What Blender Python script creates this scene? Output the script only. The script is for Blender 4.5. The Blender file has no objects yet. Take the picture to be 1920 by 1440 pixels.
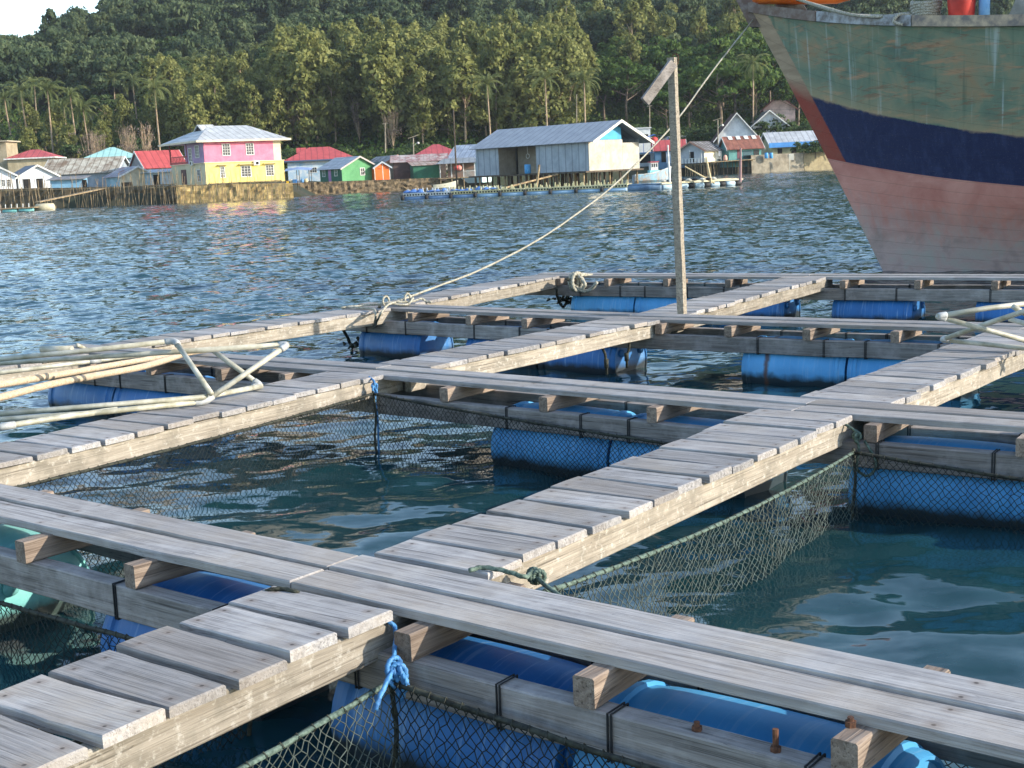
import bpy, bmesh, math, random
import numpy as np
from mathutils import Vector, Matrix, noise as mnoise

random.seed(7)
RNG = np.random.default_rng(11)
sc = bpy.context.scene
col = sc.collection
rad = math.radians

# ------------------------------------------------------------------ camera
F_PX, CX, CY = 2480.0, 960.0, 720.0
CAM_Z = 1.80
ROLL = math.atan(0.0471)
PITCH = math.atan((720 - 325) * math.cos(ROLL) / F_PX)
FW = np.array([0, math.cos(PITCH), -math.sin(PITCH)])
R0 = np.array([1.0, 0, 0]); U0 = np.cross(R0, FW)
RT = math.cos(ROLL) * R0 - math.sin(ROLL) * U0
UP = math.sin(ROLL) * R0 + math.cos(ROLL) * U0
CAM = np.array([0, 0, CAM_Z])
cam = bpy.data.cameras.new("camera"); cam.sensor_width = 36; cam.lens = 36 * F_PX / 1920
cam.clip_start = 0.05; cam.clip_end = 6000
cob = bpy.data.objects.new("camera", cam); col.objects.link(cob)
cob.matrix_world = Matrix(((RT[0], UP[0], -FW[0], 0), (RT[1], UP[1], -FW[1], 0), (RT[2], UP[2], -FW[2], CAM_Z), (0, 0, 0, 1)))
sc.camera = cob

# ------------------------------------------------------------------ light
SUN_AZ, SUN_EL = -17.0, 21.0            # azimuth from +X, counter-clockwise
w = bpy.data.worlds.new("World"); sc.world = w; w.use_nodes = True
nt = w.node_tree
bg = nt.nodes["Background"]
sky = nt.nodes.new("ShaderNodeTexSky"); sky.sky_type = 'NISHITA'; sky.sun_disc = False
sky.sun_elevation = rad(SUN_EL); sky.sun_rotation = rad(90 - SUN_AZ)
sky.air_density = 1.0; sky.dust_density = 0.4; sky.ozone_density = 1.4
nt.links.new(sky.outputs[0], bg.inputs[0]); bg.inputs[1].default_value = 0.15
sd = bpy.data.lights.new("sun", 'SUN'); sd.energy = 2.9; sd.angle = rad(0.5); sd.color = (1.0, 0.90, 0.76)
so = bpy.data.objects.new("sun", sd); col.objects.link(so)
sv = Vector((math.cos(rad(SUN_EL)) * math.cos(rad(SUN_AZ)), math.cos(rad(SUN_EL)) * math.sin(rad(SUN_AZ)), math.sin(rad(SUN_EL))))
so.rotation_euler = sv.to_track_quat('Z', 'Y').to_euler(); so.location = sv * 60
sc.view_settings.view_transform = 'Standard'; sc.view_settings.look = 'None'
sc.view_settings.gamma = 1; sc.view_settings.exposure = 1.35
sc.cycles.max_bounces = 6; sc.cycles.transparent_max_bounces = 8
sc.cycles.use_denoising = True

# ------------------------------------------------------------------ pixel helpers (photo pixels -> world)
def ray(x, y): return FW * F_PX + RT * (x - CX) + UP * (CY - y)
def on_z(x, y, z):
    v = ray(x, y); t = (z - CAM_Z) / v[2]; return Vector(CAM + v * t)
def at_y(x, y, D):
    v = ray(x, y); return Vector(CAM + v * (D / v[1]))
AA_, BB_ = np.array([math.cos(rad(53)), math.sin(rad(53))]), np.array([math.cos(rad(-37)), math.sin(rad(-37))])
def W(a, b, z):                          # raft grid coordinates -> world
    p = AA_ * a + BB_ * b; return Vector((p[0], p[1], z))
ANG_A, ANG_B = rad(53), rad(-37)

# ------------------------------------------------------------------ materials
def lin(h):
    f = lambda c: c / 12.92 if c <= .04045 else ((c + .055) / 1.055) ** 2.4
    return tuple(f(int(h[i:i + 2], 16) / 255) for i in (0, 2, 4)) + (1,)
MATS = {}
def newmat(name):
    m = bpy.data.materials.new(name); m.use_nodes = True
    MATS[name] = m
    return m, m.node_tree, m.node_tree.nodes["Principled BSDF"]
def N(t, ty, **kw):
    n = t.nodes.new(ty)
    for k, v in kw.items():
        if k.startswith('i_'):
            n.inputs[k[2:].replace('_', ' ')].default_value = v
        else:
            setattr(n, k, v)
    return n
def coords(t, scale=(1, 1, 1), rnd=True):
    tc = N(t, "ShaderNodeTexCoord"); mp = N(t, "ShaderNodeMapping")
    mp.inputs['Scale'].default_value = scale
    if rnd:
        oi = N(t, "ShaderNodeObjectInfo"); mu = N(t, "ShaderNodeVectorMath", operation='MULTIPLY_ADD')
        cb = N(t, "ShaderNodeCombineXYZ")
        for i in range(3): t.links.new(oi.outputs['Random'], cb.inputs[i])
        t.links.new(cb.outputs[0], mu.inputs[0]); mu.inputs[1].default_value = (37, 19, 23)
        t.links.new(tc.outputs['Object'], mu.inputs[2]); t.links.new(mu.outputs[0], mp.inputs['Vector'])
    else:
        t.links.new(tc.outputs['Object'], mp.inputs['Vector'])
    return mp.outputs[0]
def ramp(t, fac, stops):
    r = N(t, "ShaderNodeValToRGB"); e = r.color_ramp.elements
    while len(e) < len(stops): e.new(0.5)
    for el, (p, c) in zip(e, stops):
        el.position = p; el.color = c if len(c) == 4 else tuple(c) + (1,)
    t.links.new(fac, r.inputs[0]); return r.outputs[0]
def mix(t, fac, a, b, mode='MIX'):
    m = N(t, "ShaderNodeMix", data_type='RGBA', blend_type=mode)
    for s, v in ((0, fac), (6, a), (7, b)):
        if hasattr(v, 'is_output'): t.links.new(v, m.inputs[s])
        else: m.inputs[s].default_value = v if s == 0 else (tuple(v) if len(v) == 4 else tuple(v) + (1,))
    return m.outputs[2]
def tex(t, vec, scale, detail=4, rough=.55, dist=0.0):
    n = N(t, "ShaderNodeTexNoise"); n.inputs['Scale'].default_value = scale
    n.inputs['Detail'].default_value = detail; n.inputs['Roughness'].default_value = rough
    n.inputs['Distortion'].default_value = dist
    t.links.new(vec, n.inputs['Vector']); return n.outputs['Fac']
def bump(t, p, h, strength=.3, dist=.01, prev=None):
    b = N(t, "ShaderNodeBump"); b.inputs['Strength'].default_value = strength; b.inputs['Distance'].default_value = dist
    t.links.new(h, b.inputs['Height'])
    if prev is not None: t.links.new(prev, b.inputs['Normal'])
    if p is not None: t.links.new(b.outputs[0], p.inputs['Normal'])
    return b.outputs[0]
def plain(name, c, rough=.6, c2=None, scale=6, bmp=0, stretch=(1, 1, 1), metal=0, det=4):
    m, t, p = newmat(name)
    c = lin(c) if isinstance(c, str) else tuple(c) + (1,)
    if c2 is None: c2 = tuple(x * .72 for x in c[:3]) + (1,)
    else: c2 = lin(c2) if isinstance(c2, str) else tuple(c2) + (1,)
    v = coords(t, stretch); f = tex(t, v, scale, det, .6)
    t.links.new(ramp(t, f, [(.36, c2), (.62, c)]), p.inputs['Base Color'])
    p.inputs['Roughness'].default_value = rough; p.inputs['Metallic'].default_value = metal
    if bmp: bump(t, p, f, .6, bmp)
    return m
def wood(name, light, dark, stain=None, stain_amt=.5, lichen=None, warm=None):
    m, t, p = newmat(name)
    v = coords(t, (1.3, 22, 22)); v2 = coords(t, (1, 1, 1)); v3 = coords(t, (.7, 60, 60))
    g = tex(t, v, 2.2, 6, .62, .35); fine = tex(t, v3, 2.0, 3, .6, .1); big = tex(t, v2, 2.4, 4, .6)
    c = ramp(t, g, [(.28, dark), (.5, tuple(.55 * a + .45 * b for a, b in zip(light[:3], dark[:3])) + (1,)), (.68, light)])
    c = mix(t, ramp(t, fine, [(.30, (.9, .9, .9)), (.44, (0, 0, 0))]), c, tuple(x * .4 for x in dark[:3]) + (1,))
    crk = tex(t, coords(t, (.8, 30, 30)), 1.1, 2, .5, .9)
    c = mix(t, ramp(t, crk, [(.497, (0, 0, 0)), (.503, (.8, .8, .8)), (.509, (0, 0, 0))]), c, tuple(x * .3 for x in dark[:3]) + (1,))
    if warm: c = mix(t, ramp(t, big, [(.45, (0, 0, 0)), (.75, (.75, .75, .75))]), c, warm)
    if stain:
        s = tex(t, v2, 5.5, 5, .65)
        c = mix(t, ramp(t, s, [(.48, (0, 0, 0)), (.66, (stain_amt,) * 3)]), c, stain)
    if lichen:
        s = tex(t, v2, 26, 6, .75)
        c = mix(t, ramp(t, s, [(.54, (0, 0, 0)), (.66, (.6, .6, .6))]), c, lichen)
    oi = N(t, "ShaderNodeObjectInfo")
    mr = N(t, "ShaderNodeMapRange"); t.links.new(oi.outputs['Random'], mr.inputs[0]); mr.inputs[3].default_value = .72; mr.inputs[4].default_value = 1.18
    cb = N(t, "ShaderNodeCombineColor")
    for i in range(3): t.links.new(mr.outputs[0], cb.inputs[i])
    c = mix(t, 1.0, c, cb.outputs[0], 'MULTIPLY')
    if warm:                                              # nail heads with rust halo near the board ends, and browner boards
        tcn = N(t, "ShaderNodeTexCoord"); ab = N(t, "ShaderNodeVectorMath", operation='ABSOLUTE'); t.links.new(tcn.outputs['Object'], ab.inputs[0])
        ds = N(t, "ShaderNodeVectorMath", operation='DISTANCE'); t.links.new(ab.outputs[0], ds.inputs[0]); ds.inputs[1].default_value = (.206, .052, 0)
        c = mix(t, ramp(t, ds.outputs['Value'], [(.0, (.5, .5, .5)), (.03, (0, 0, 0))]), c, (.14, .09, .06))
        c = mix(t, ramp(t, ds.outputs['Value'], [(.0045, (.9, .9, .9)), (.006, (0, 0, 0))]), c, (.05, .04, .035))
        wn = N(t, "ShaderNodeTexWhiteNoise", noise_dimensions='1D'); t.links.new(oi.outputs['Random'], wn.inputs['W'])
        c = mix(t, ramp(t, wn.outputs['Value'], [(.45, (0, 0, 0)), (1, (.45, .45, .45))]), c, mix(t, .5, c, (.26, .20, .14)))
    t.links.new(c, p.inputs['Base Color']); p.inputs['Roughness'].default_value = .86
    b1 = bump(t, None, g, .7, .006); b2 = bump(t, p, fine, .8, .004, b1)
    return m
G4 = lambda r, g, b: (r, g, b, 1)
wood('wood_plank', G4(.40, .385, .372), G4(.165, .157, .154), stain=G4(.47, .455, .44), stain_amt=.4, warm=G4(.36, .31, .25))
wood('wood_beam', G4(.40, .355, .285), G4(.21, .175, .13), stain=G4(.17, .15, .115), stain_amt=.75, lichen=G4(.56, .53, .46))
wood('wood_bearer', G4(.31, .28, .25), G4(.14, .122, .108), stain=G4(.42, .38, .35), stain_amt=.6)
wood('wood_joist', G4(.32, .25, .19), G4(.13, .09, .065))
wood('wood_post', G4(.40, .35, .27), G4(.18, .15, .115))
wood('pole_wood', G4(.52, .41, .29), G4(.32, .24, .155), stain=G4(.36, .3, .22))
plain('pvc', 'b8b5a6', .5, '8b8874', 9, det=6)
plain('pvc_fitting', 'b4b6b4', .5, '8d8f8c', 12)
plain('rope_white', 'b4b0a2', .85, '77735f', 60)
plain('rope_green', '66786c', .85, '35463d', 70)
plain('rope_dark', '3d3f33', .85, '1c1d17', 40)
plain('rope_blue', '4f8fc0', .6, '2d5f93', 70)
plain('weed', '2c2519', .95, '120f0a', 30, .02)
plain('rust', '6b4630', .9, '3a2418', 60)
plain('black_tie', '1d1f20', .7)
plain('net', '1e2823', .8, '121915', 30)
plain('net_sunlit', '57625c', .8, '333d38', 30)  # lighter copy of the netting, sunlight put into its colour

def drum_mat(name, c, c2, streak=False):
    m, t, p = newmat(name)
    v = coords(t, (1, 1, 1)); f = tex(t, v, 3.5, 5, .6)
    cc = ramp(t, f, [(.3, lin(c2)), (.65, lin(c))])
    sc_ = tex(t, coords(t, (60, 3, 3)), 1.0, 3)
    cc = mix(t, ramp(t, sc_, [(.56, (0, 0, 0)), (.72, (.35, .35, .35))]), cc, lin('9fc0d8'))
    geo = N(t, "ShaderNodeNewGeometry"); sp = N(t, "ShaderNodeSeparateXYZ"); t.links.new(geo.outputs['Position'], sp.inputs[0])
    a = N(t, "ShaderNodeMath", operation='MULTIPLY_ADD'); t.links.new(tex(t, v, 9, 4), a.inputs[0]); a.inputs[1].default_value = -.09; t.links.new(sp.outputs['Z'], a.inputs[2])
    cc = mix(t, ramp(t, a.outputs[0], [(.0, (.95, .95, .95)), (.055, (0, 0, 0))]), cc, (.012, .016, .012))
    if streak:
        tc = N(t, "ShaderNodeTexCoord"); s2 = N(t, "ShaderNodeSeparateXYZ"); t.links.new(tc.outputs['Object'], s2.inputs[0])
        w1 = N(t, "ShaderNodeMath", operation='MULTIPLY_ADD'); t.links.new(tex(t, v, 14), w1.inputs[0]); w1.inputs[1].default_value = .05; t.links.new(s2.outputs['X'], w1.inputs[2])
        w2 = N(t, "ShaderNodeMath", operation='SUBTRACT'); t.links.new(w1.outputs[0], w2.inputs[0]); w2.inputs[1].default_value = .24
        w3 = N(t, "ShaderNodeMath", operation='ABSOLUTE'); t.links.new(w2.outputs[0], w3.inputs[0])
        cc = mix(t, ramp(t, w3.outputs[0], [(.008, (.9, .9, .9)), (.03, (0, 0, 0))]), cc, (.10, .05, .03))
    t.links.new(cc, p.inputs['Base Color']); p.inputs['Roughness'].default_value = .5
    bump(t, p, f, .25, .02)
    return m
drum_mat('drum_blue', '4fa2d6', '3d8cc2'); drum_mat('drum_navy', '2c74b6', '22629e'); drum_mat('drum_streak', '5cabdc', '4794c8', True)
drum_mat('drum_teal', '86c9c3', '62aeb0')

WAVE = 1.0
def water_mat():
    m, t, p = newmat('water')
    p.inputs['Base Color'].default_value = (.010, .042, .049, 1); p.inputs['Roughness'].default_value = .06
    p.inputs['IOR'].default_value = 1.33; p.inputs['Specular IOR Level'].default_value = .5
    geo = N(t, "ShaderNodeNewGeometry"); pos = geo.outputs['Position']
    rot = N(t, "ShaderNodeMapping"); rot.inputs['Rotation'].default_value = (0, 0, rad(22)); rot.inputs['Scale'].default_value = (.62, 1.25, 1)
    t.links.new(pos, rot.inputs[0]); v = rot.outputs[0]
    # sheltered water inside the raft: smaller waves
    rf = N(t, "ShaderNodeMapping"); rf.vector_type = 'TEXTURE'; rf.inputs['Rotation'].default_value = (0, 0, rad(-37)); t.links.new(pos, rf.inputs[0])
    sp = N(t, "ShaderNodeSeparateXYZ"); t.links.new(rf.outputs[0], sp.inputs[0])
    def mr(x, a, b):
        q = N(t, "ShaderNodeMapRange"); q.interpolation_type = 'SMOOTHSTEP'; t.links.new(x, q.inputs[0]); q.inputs[1].default_value = a; q.inputs[2].default_value = b; return q.outputs[0]
    mu = N(t, "ShaderNodeMath", operation='MULTIPLY'); t.links.new(mr(sp.outputs[0], -9.6, -8.6), mu.inputs[0]); t.links.new(mr(sp.outputs[1], 14.6, 9.0), mu.inputs[1])
    inside = mu.outputs[0]
    # wave facets as slopes (size independent of distance)
    acc = None
    for scale, a_out, a_in, det in ((3.0, .45, .22, 3), (9.0, .55, .20, 3)):
        n = N(t, "ShaderNodeTexNoise"); n.inputs['Scale'].default_value = scale; n.inputs['Detail'].default_value = det; n.inputs['Distortion'].default_value = .5
        t.links.new(v, n.inputs['Vector'])
        sb = N(t, "ShaderNodeVectorMath", operation='SUBTRACT'); t.links.new(n.outputs['Color'], sb.inputs[0]); sb.inputs[1].default_value = (.5, .5, .5)
        q = N(t, "ShaderNodeMapRange"); t.links.new(inside, q.inputs[0]); q.inputs[3].default_value = a_out * WAVE; q.inputs[4].default_value = a_in * WAVE
        sc_ = N(t, "ShaderNodeVectorMath", operation='SCALE'); t.links.new(sb.outputs[0], sc_.inputs[0]); t.links.new(q.outputs[0], sc_.inputs['Scale'])
        if acc is None: acc = sc_.outputs[0]
        else:
            ad = N(t, "ShaderNodeVectorMath", operation='ADD'); t.links.new(acc, ad.inputs[0]); t.links.new(sc_.outputs[0], ad.inputs[1]); acc = ad.outputs[0]
    fl = N(t, "ShaderNodeVectorMath", operation='MULTIPLY'); t.links.new(acc, fl.inputs[0]); fl.inputs[1].default_value = (.8, 1.15, 0)
    up = N(t, "ShaderNodeVectorMath", operation='ADD'); t.links.new(fl.outputs[0], up.inputs[0]); t.links.new(geo.outputs['Normal'], up.inputs[1])
    nz = N(t, "ShaderNodeVectorMath", operation='NORMALIZE'); t.links.new(up.outputs[0], nz.inputs[0])
    t.links.new(nz.outputs[0], p.inputs['Normal'])
water_mat()

# ------------------------------------------------------------------ mesh builder
class MB:
    def __init__(s): s.v = []; s.f = []; s.mi = []; s.cur = 0; s.smooth = False
    def add(s, vs, fs):
        o = len(s.v); s.v += [tuple(q) for q in vs]; s.f += [tuple(o + i for i in f) for f in fs]; s.mi += [s.cur] * len(fs)
    def box(s, x0, x1, y0, y1, z0, z1, M=None):
        vs = [Vector((x, y, z)) for x in (x0, x1) for y in (y0, y1) for z in (z0, z1)]
        if M is not None: vs = [M @ q for q in vs]
        s.add(vs, [(0, 1, 3, 2), (4, 6, 7, 5), (0, 4, 5, 1), (2, 3, 7, 6), (0, 2, 6, 4), (1, 5, 7, 3)])
    def bar(s, p, q, wd, ht, up=(0, 0, 1)):           # square bar between two points
        p, q = Vector(p), Vector(q); d = (q - p).normalized(); u = Vector(up)
        sd_ = d.cross(u)
        if sd_.length < 1e-4: sd_ = d.cross(Vector((1, 0, 0)))
        sd_.normalize(); u = sd_.cross(d)
        vs = [e + sd_ * (a * wd / 2) + u * (b * ht / 2) for e in (p, q) for a, b in ((-1, -1), (1, -1), (1, 1), (-1, 1))]
        s.add(vs, [(0, 3, 2, 1), (4, 5, 6, 7), (0, 1, 5, 4), (1, 2, 6, 5), (2, 3, 7, 6), (3, 0, 4, 7)])
    def tube(s, pts, r, n=8, cap=True, r1=None, twist=0):
        pts = [Vector(p) for p in pts]; k = len(pts); vs = []; fs = []
        ref = None
        for i, p in enumerate(pts):
            d = (pts[min(i + 1, k - 1)] - pts[max(i - 1, 0)])
            if d.length < 1e-9: d = Vector((0, 0, 1))
            d.normalize()
            if ref is None:
                ref = d.orthogonal().normalized()
            ref = (ref - d * ref.dot(d))
            ref = ref.normalized() if ref.length > 1e-6 else d.orthogonal().normalized()
            b = d.cross(ref)
            if callable(r): rr = r(i / max(1, k - 1))
            else: rr = r if r1 is None else r + (r1 - r) * i / max(1, k - 1)
            for j in range(n):
                a = 2 * math.pi * j / n + twist * i
                q = rr * (1.0 if not twist else (1 + .16 * math.cos(3 * (2 * math.pi * j / n))))
                vs.append(p + ref * (math.cos(a) * q) + b * (math.sin(a) * q))
        for i in range(k - 1):
            for j in range(n):
                fs.append((i * n + j, i * n + (j + 1) % n, (i + 1) * n + (j + 1) % n, (i + 1) * n + j))
        if cap:
            fs.append(tuple(range(n - 1, -1, -1))); fs.append(tuple((k - 1) * n + j for j in range(n)))
        s.add(vs, fs)
    def lathe(s, prof, n=28, M=None):                 # prof: (x along axis, radius)
        vs = []; fs = []
        for x, r in prof:
            for j in range(n):
                a = 2 * math.pi * j / n; q = Vector((x, r * math.cos(a), r * math.sin(a))); vs.append(M @ q if M is not None else q)
        for i in range(len(prof) - 1):
            for j in range(n): fs.append((i * n + j, (i + 1) * n + j, (i + 1) * n + (j + 1) % n, i * n + (j + 1) % n))
        fs.append(tuple(range(n))); fs.append(tuple((len(prof) - 1) * n + j for j in range(n - 1, -1, -1)))
        s.add(vs, fs)
    def prism(s, poly, d):                            # poly of Vectors extruded by vector d
        n = len(poly); d = Vector(d); vs = [Vector(p) for p in poly] + [Vector(p) + d for p in poly]
        s.add(vs, [tuple(range(n))[::-1], tuple(range(n, 2 * n))] + [(i, (i + 1) % n, n + (i + 1) % n, n + i) for i in range(n)])
    def mesh(s, name, mats, smooth=False, fix=True):
        me = bpy.data.meshes.new(name); me.from_pydata(s.v, [], s.f)
        for m in (mats if isinstance(mats, (list, tuple)) else [mats]): me.materials.append(MATS[m] if isinstance(m, str) else m)
        if any(s.mi): me.polygons.foreach_set('material_index', s.mi)
        if fix:
            bm = bmesh.new(); bm.from_mesh(me); bmesh.ops.recalc_face_normals(bm, faces=bm.faces); bm.to_mesh(me); bm.free()
        if smooth: me.polygons.foreach_set('use_smooth', [True] * len(me.polygons))
        return me
def link(name, me, parent=None, loc=(0, 0, 0), rz=0.0, label=None, cat=None, group=None, kind=None):
    o = bpy.data.objects.new(name, me); col.objects.link(o); o.location = loc
    if rz: o.rotation_euler = (0, 0, rz)
    if parent is not None: o.parent = parent
    tag(o, label, cat, group, kind); return o
def tag(o, label=None, cat=None, group=None, kind=None):
    for k, v in (('label', label), ('category', cat), ('group', group), ('kind', kind)):
        if v: o[k] = v
    return o
def thing(name, loc, rz, label, cat, group=None): return link(name, None, None, loc, rz, label, cat, group)
def part(name, mb, mat, parent, smooth=False, **k): return link(name, mb.mesh(name, mat, smooth), parent, **k)
def single(name, mb, mat, label, cat, group=None, smooth=False, kind=None):   # world-space builder -> one mesh, origin at its base
    a = np.array(mb.v); c = Vector(((a[:, 0].min() + a[:, 0].max()) / 2, (a[:, 1].min() + a[:, 1].max()) / 2, a[:, 2].min()))
    mb.v = [tuple(Vector(q) - c) for q in mb.v]
    return link(name, mb.mesh(name, mat, smooth), None, c, 0, label, cat, group, kind)
def spline(pts, n=8):                                  # Catmull-Rom through points
    P = [Vector(p) for p in pts]; P = [P[0] * 2 - P[1]] + P + [P[-1] * 2 - P[-2]]; out = []
    for i in range(1, len(P) - 2):
        for k in range(n):
            t = k / n; a, b, c, d = P[i - 1], P[i], P[i + 1], P[i + 2]
            out.append(.5 * ((2 * b) + (c - a) * t + (2 * a - 5 * b + 4 * c - d) * t * t + (3 * b - a - 3 * c + d) * t ** 3))
    out.append(P[-2]); return out

# ------------------------------------------------------------------ setting: water, land, hill
# water: wave surface as real geometry in three densities, on a wide sheet
wr = np.random.default_rng(3)
WV = []
for lam, slope, cnt in ((7.0, .005, 4), (3.4, .010, 6), (1.9, .018, 9), (1.05, .042, 12), (.60, .095, 14)):
    for _ in range(cnt):
        l_ = lam * wr.uniform(.75, 1.3); th = rad(108) + wr.normal(0, .62); k_ = 2 * math.pi / l_
        WV.append((k_ * math.cos(th), k_ * math.sin(th), wr.uniform(0, 6.28), slope / math.sqrt(cnt) * math.sqrt(2) / k_))
W2 = []
for _ in range(16):
    l_ = wr.uniform(.22, .42); th = wr.uniform(0, 6.28); k_ = 2 * math.pi / l_; W2.append((k_ * math.cos(th), k_ * math.sin(th), wr.uniform(0, 6.28), .062 / 4 * math.sqrt(2) / k_))
def smooth(x, a, b): u = np.clip((x - a) / (b - a), 0, 1); return u * u * (3 - 2 * u)
def wave_h(X, Y, fine=False):
    a = X * AA_[0] + Y * AA_[1]; b = X * BB_[0] + Y * BB_[1]
    cal = smooth(b, -9.8, -8.8) * (1 - smooth(a, 12.5, 14.8))
    amp = 1 - .74 * cal; amp2 = 1 - .45 * cal
    # gusts: patches of rougher and calmer water
    gust = 1 + .35 * np.sin(X * .05 + Y * .11 + 1.0) * np.sin(X * .13 - Y * .041)
    H = np.zeros_like(X)
    for kx, ky, ph, am in WV: H += am * np.sin(kx * X + ky * Y + ph) * (amp2 if kx * kx + ky * ky > 49 else amp)
    if fine:
        for kx, ky, ph, am in W2: H += am * np.sin(kx * X + ky * Y + ph)
    return H * gust
def patch(x0, x1, y0, y1, c):
    xs_ = np.arange(x0, x1 + c / 2, c); ys_ = np.arange(y0, y1 + c / 2, c); X, Y = np.meshgrid(xs_, ys_); n_ = len(xs_)
    V = np.stack([X, Y, wave_h(X, Y, c < .1)], -1).reshape(-1, 3)
    i_ = (np.arange(len(ys_) - 1)[:, None] * n_ + np.arange(n_ - 1)[None]).ravel()
    return V, np.stack([i_, i_ + 1, i_ + n_ + 1, i_ + n_], 1)
Vw, Fw, ofs = [], [], 0
for pr in ((-13, 14, .5, 30, .075), (-36, 36, 30.0, 84, .19), (-105, 105, 84.0, 240, .40)):
    V, Fq = patch(*pr); Vw.append(V); Fw.append(Fq + ofs); ofs += len(V)
sk = -.22
Vw.append(np.array([(-500, -80, sk), (500, -80, sk), (500, 700, sk), (-500, 700, sk)])); Fw.append(np.array([[ofs, ofs + 1, ofs + 2, ofs + 3]]))
def np_mesh(name, V, Fq, mats, mi=None, smooth=False, attr=None):
    me = bpy.data.meshes.new(name); n = Fq.shape[1]
    me.vertices.add(len(V)); me.vertices.foreach_set('co', np.ascontiguousarray(V, np.float32).ravel())
    me.loops.add(Fq.size); me.loops.foreach_set('vertex_index', np.ascontiguousarray(Fq, np.int32).ravel())
    me.polygons.add(len(Fq)); me.polygons.foreach_set('loop_start', np.arange(0, Fq.size, n, dtype=np.int32)); me.polygons.foreach_set('loop_total', np.full(len(Fq), n, np.int32))
    for m in (mats if isinstance(mats, (list, tuple)) else [mats]): me.materials.append(MATS[m])
    if mi is not None: me.polygons.foreach_set('material_index', np.ascontiguousarray(mi, np.int32))
    if smooth: me.polygons.foreach_set('use_smooth', np.ones(len(Fq), bool))
    if attr is not None:
        at = me.attributes.new('tone', 'FLOAT', 'FACE'); at.data.foreach_set('value', np.ascontiguousarray(attr, np.float32))
    me.update(calc_edges=True); me.validate(); return me
link('water', np_mesh('water', np.concatenate(Vw), np.concatenate(Fw), 'water', smooth=True), kind='structure')

SHX = [-400, -110, -75, -60, -37, -31, -25, 0, 30, 62, 120, 400]
SHY = [200, 192, 187, 178, 173, 178, 206, 213, 223, 229, 232, 240]
def shore(x): return float(np.interp(x, SHX, SHY))
def land(x, y):
    d = y - shore(x)
    if d < 0: return -1.5
    z = 1.45 + .012 * d
    s = max(0, y - 224)
    z += .20 * s + .09 * max(0, y - 290)
    u = x / max(y, 1) * 480
    cap = float(np.interp(u, [-330, -240, -186, -160, -140, -105, 0, 300], [10, 18, 27, 35, 45, 70, 90, 100]))
    z = cap - math.log1p(math.exp((cap - z) / 5)) * 5 if z < cap + 40 else cap
    return z + 1.2 * mnoise.noise((x * .03, y * .03, 0)) * min(1, max(0, d - 20) / 20)
plain('soil', '3d3a26', .95, '24301a', .25)
xs = np.arange(-330, 331, 5.0); ys = np.concatenate([np.arange(168, 250, 2.0), np.arange(250, 700, 8.0)])
vs = [(x, y, land(x, y)) for y in ys for x in xs]; nx = len(xs)
fs = [(j * nx + i, j * nx + i + 1, (j + 1) * nx + i + 1, (j + 1) * nx + i) for j in range(len(ys) - 1) for i in range(nx - 1)]
mb = MB(); mb.v = vs; mb.f = fs; mb.mi = [0] * len(fs)
link('hill', mb.mesh('hill', 'soil', True, fix=False), kind='structure')
# ------------------------------------------------------------------ the raft of walkways
ZD = 0.50
def plank_mesh(L, wd, th, seed, jit=.0025, k=7):
    r = random.Random(seed); n = []
    skew = r.uniform(-.006, .006)
    for i in range(k + 1): n.append((-L / 2 + L * i / k, -wd / 2 + r.uniform(-jit, jit) - skew * (i / k - .5)))
    n.append((L / 2 + r.uniform(-.004, .004), r.uniform(-.02, .02)))
    for i in range(k, -1, -1): n.append((-L / 2 + L * i / k, wd / 2 + r.uniform(-jit, jit) + skew * (i / k - .5)))
    n.append((-L / 2 + r.uniform(-.004, .004), r.uniform(-.02, .02)))
    q = len(n); bv = .0045
    cup = r.uniform(-.003, .004)
    def z(x, y): return cup * (2 * x / L) ** 2
    ins = [(x * (1 - 2 * bv / L), y * (1 - 2 * bv / wd)) for x, y in n]
    vs = [(x, y, -th) for x, y in n] + [(x, y, -bv + z(x, y)) for x, y in n] + [(x, y, z(x, y)) for x, y in ins]
    fs = [tuple(range(q))[::-1]]
    for a in (0, q):
        fs += [(a + i, a + (i + 1) % q, a + q + (i + 1) % q, a + q + i) for i in range(q)]
    fs.append(tuple(range(2 * q, 3 * q)))
    m = MB(); m.v = vs; m.f = fs; m.mi = [0] * len(fs)
    return m
def beam_mesh(L, wd, ht, seed, k=9, jit=.003):
    r = random.Random(seed); m = MB(); vs = []; fs = []
    for i in range(k + 1):
        x = -L / 2 + L * i / k; dy = r.uniform(-jit, jit); dz = r.uniform(-jit, jit); c = .005
        for y, z in ((-wd / 2, c), (-wd / 2, ht - c), (-wd / 2 + c, ht), (wd / 2 - c, ht), (wd / 2, ht - c), (wd / 2, c), (wd / 2 - c, 0), (-wd / 2 + c, 0)):
            vs.append((x, y + dy, z + dz - ht))
    for i in range(k): fs += [(i * 8 + j, i * 8 + (j + 1) % 8, i * 8 + 8 + (j + 1) % 8, i * 8 + 8 + j) for j in range(8)]
    fs += [tuple(range(8)), tuple(k * 8 + j for j in range(7, -1, -1))]
    m.add(vs, fs); return m
raft = thing('floating_raft', W(3, -2.9, 0), 0, 'weathered grey wooden raft of plank walkways forming square fish pens', 'raft')
RL = raft.location.copy()
def rpart(name, me, p, rz, parent, rx=0.0, ry=0.0):
    o = link(name, me, parent); o.location = Vector(p) - RL; o.rotation_euler = (rx, ry, rz); return o
CROSS = [plank_mesh(.505 + .02 * math.sin(i * 2.3), .190 + .011 * math.sin(i * 1.7), .030 + .003 * math.sin(i), 100 + i, .0035).mesh('plank', 'wood_plank') for i in range(12)]
RI = random.Random(5)
def seg_ends(p, q): return Vector((p[0], p[1])), Vector((q[0], q[1]))
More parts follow.
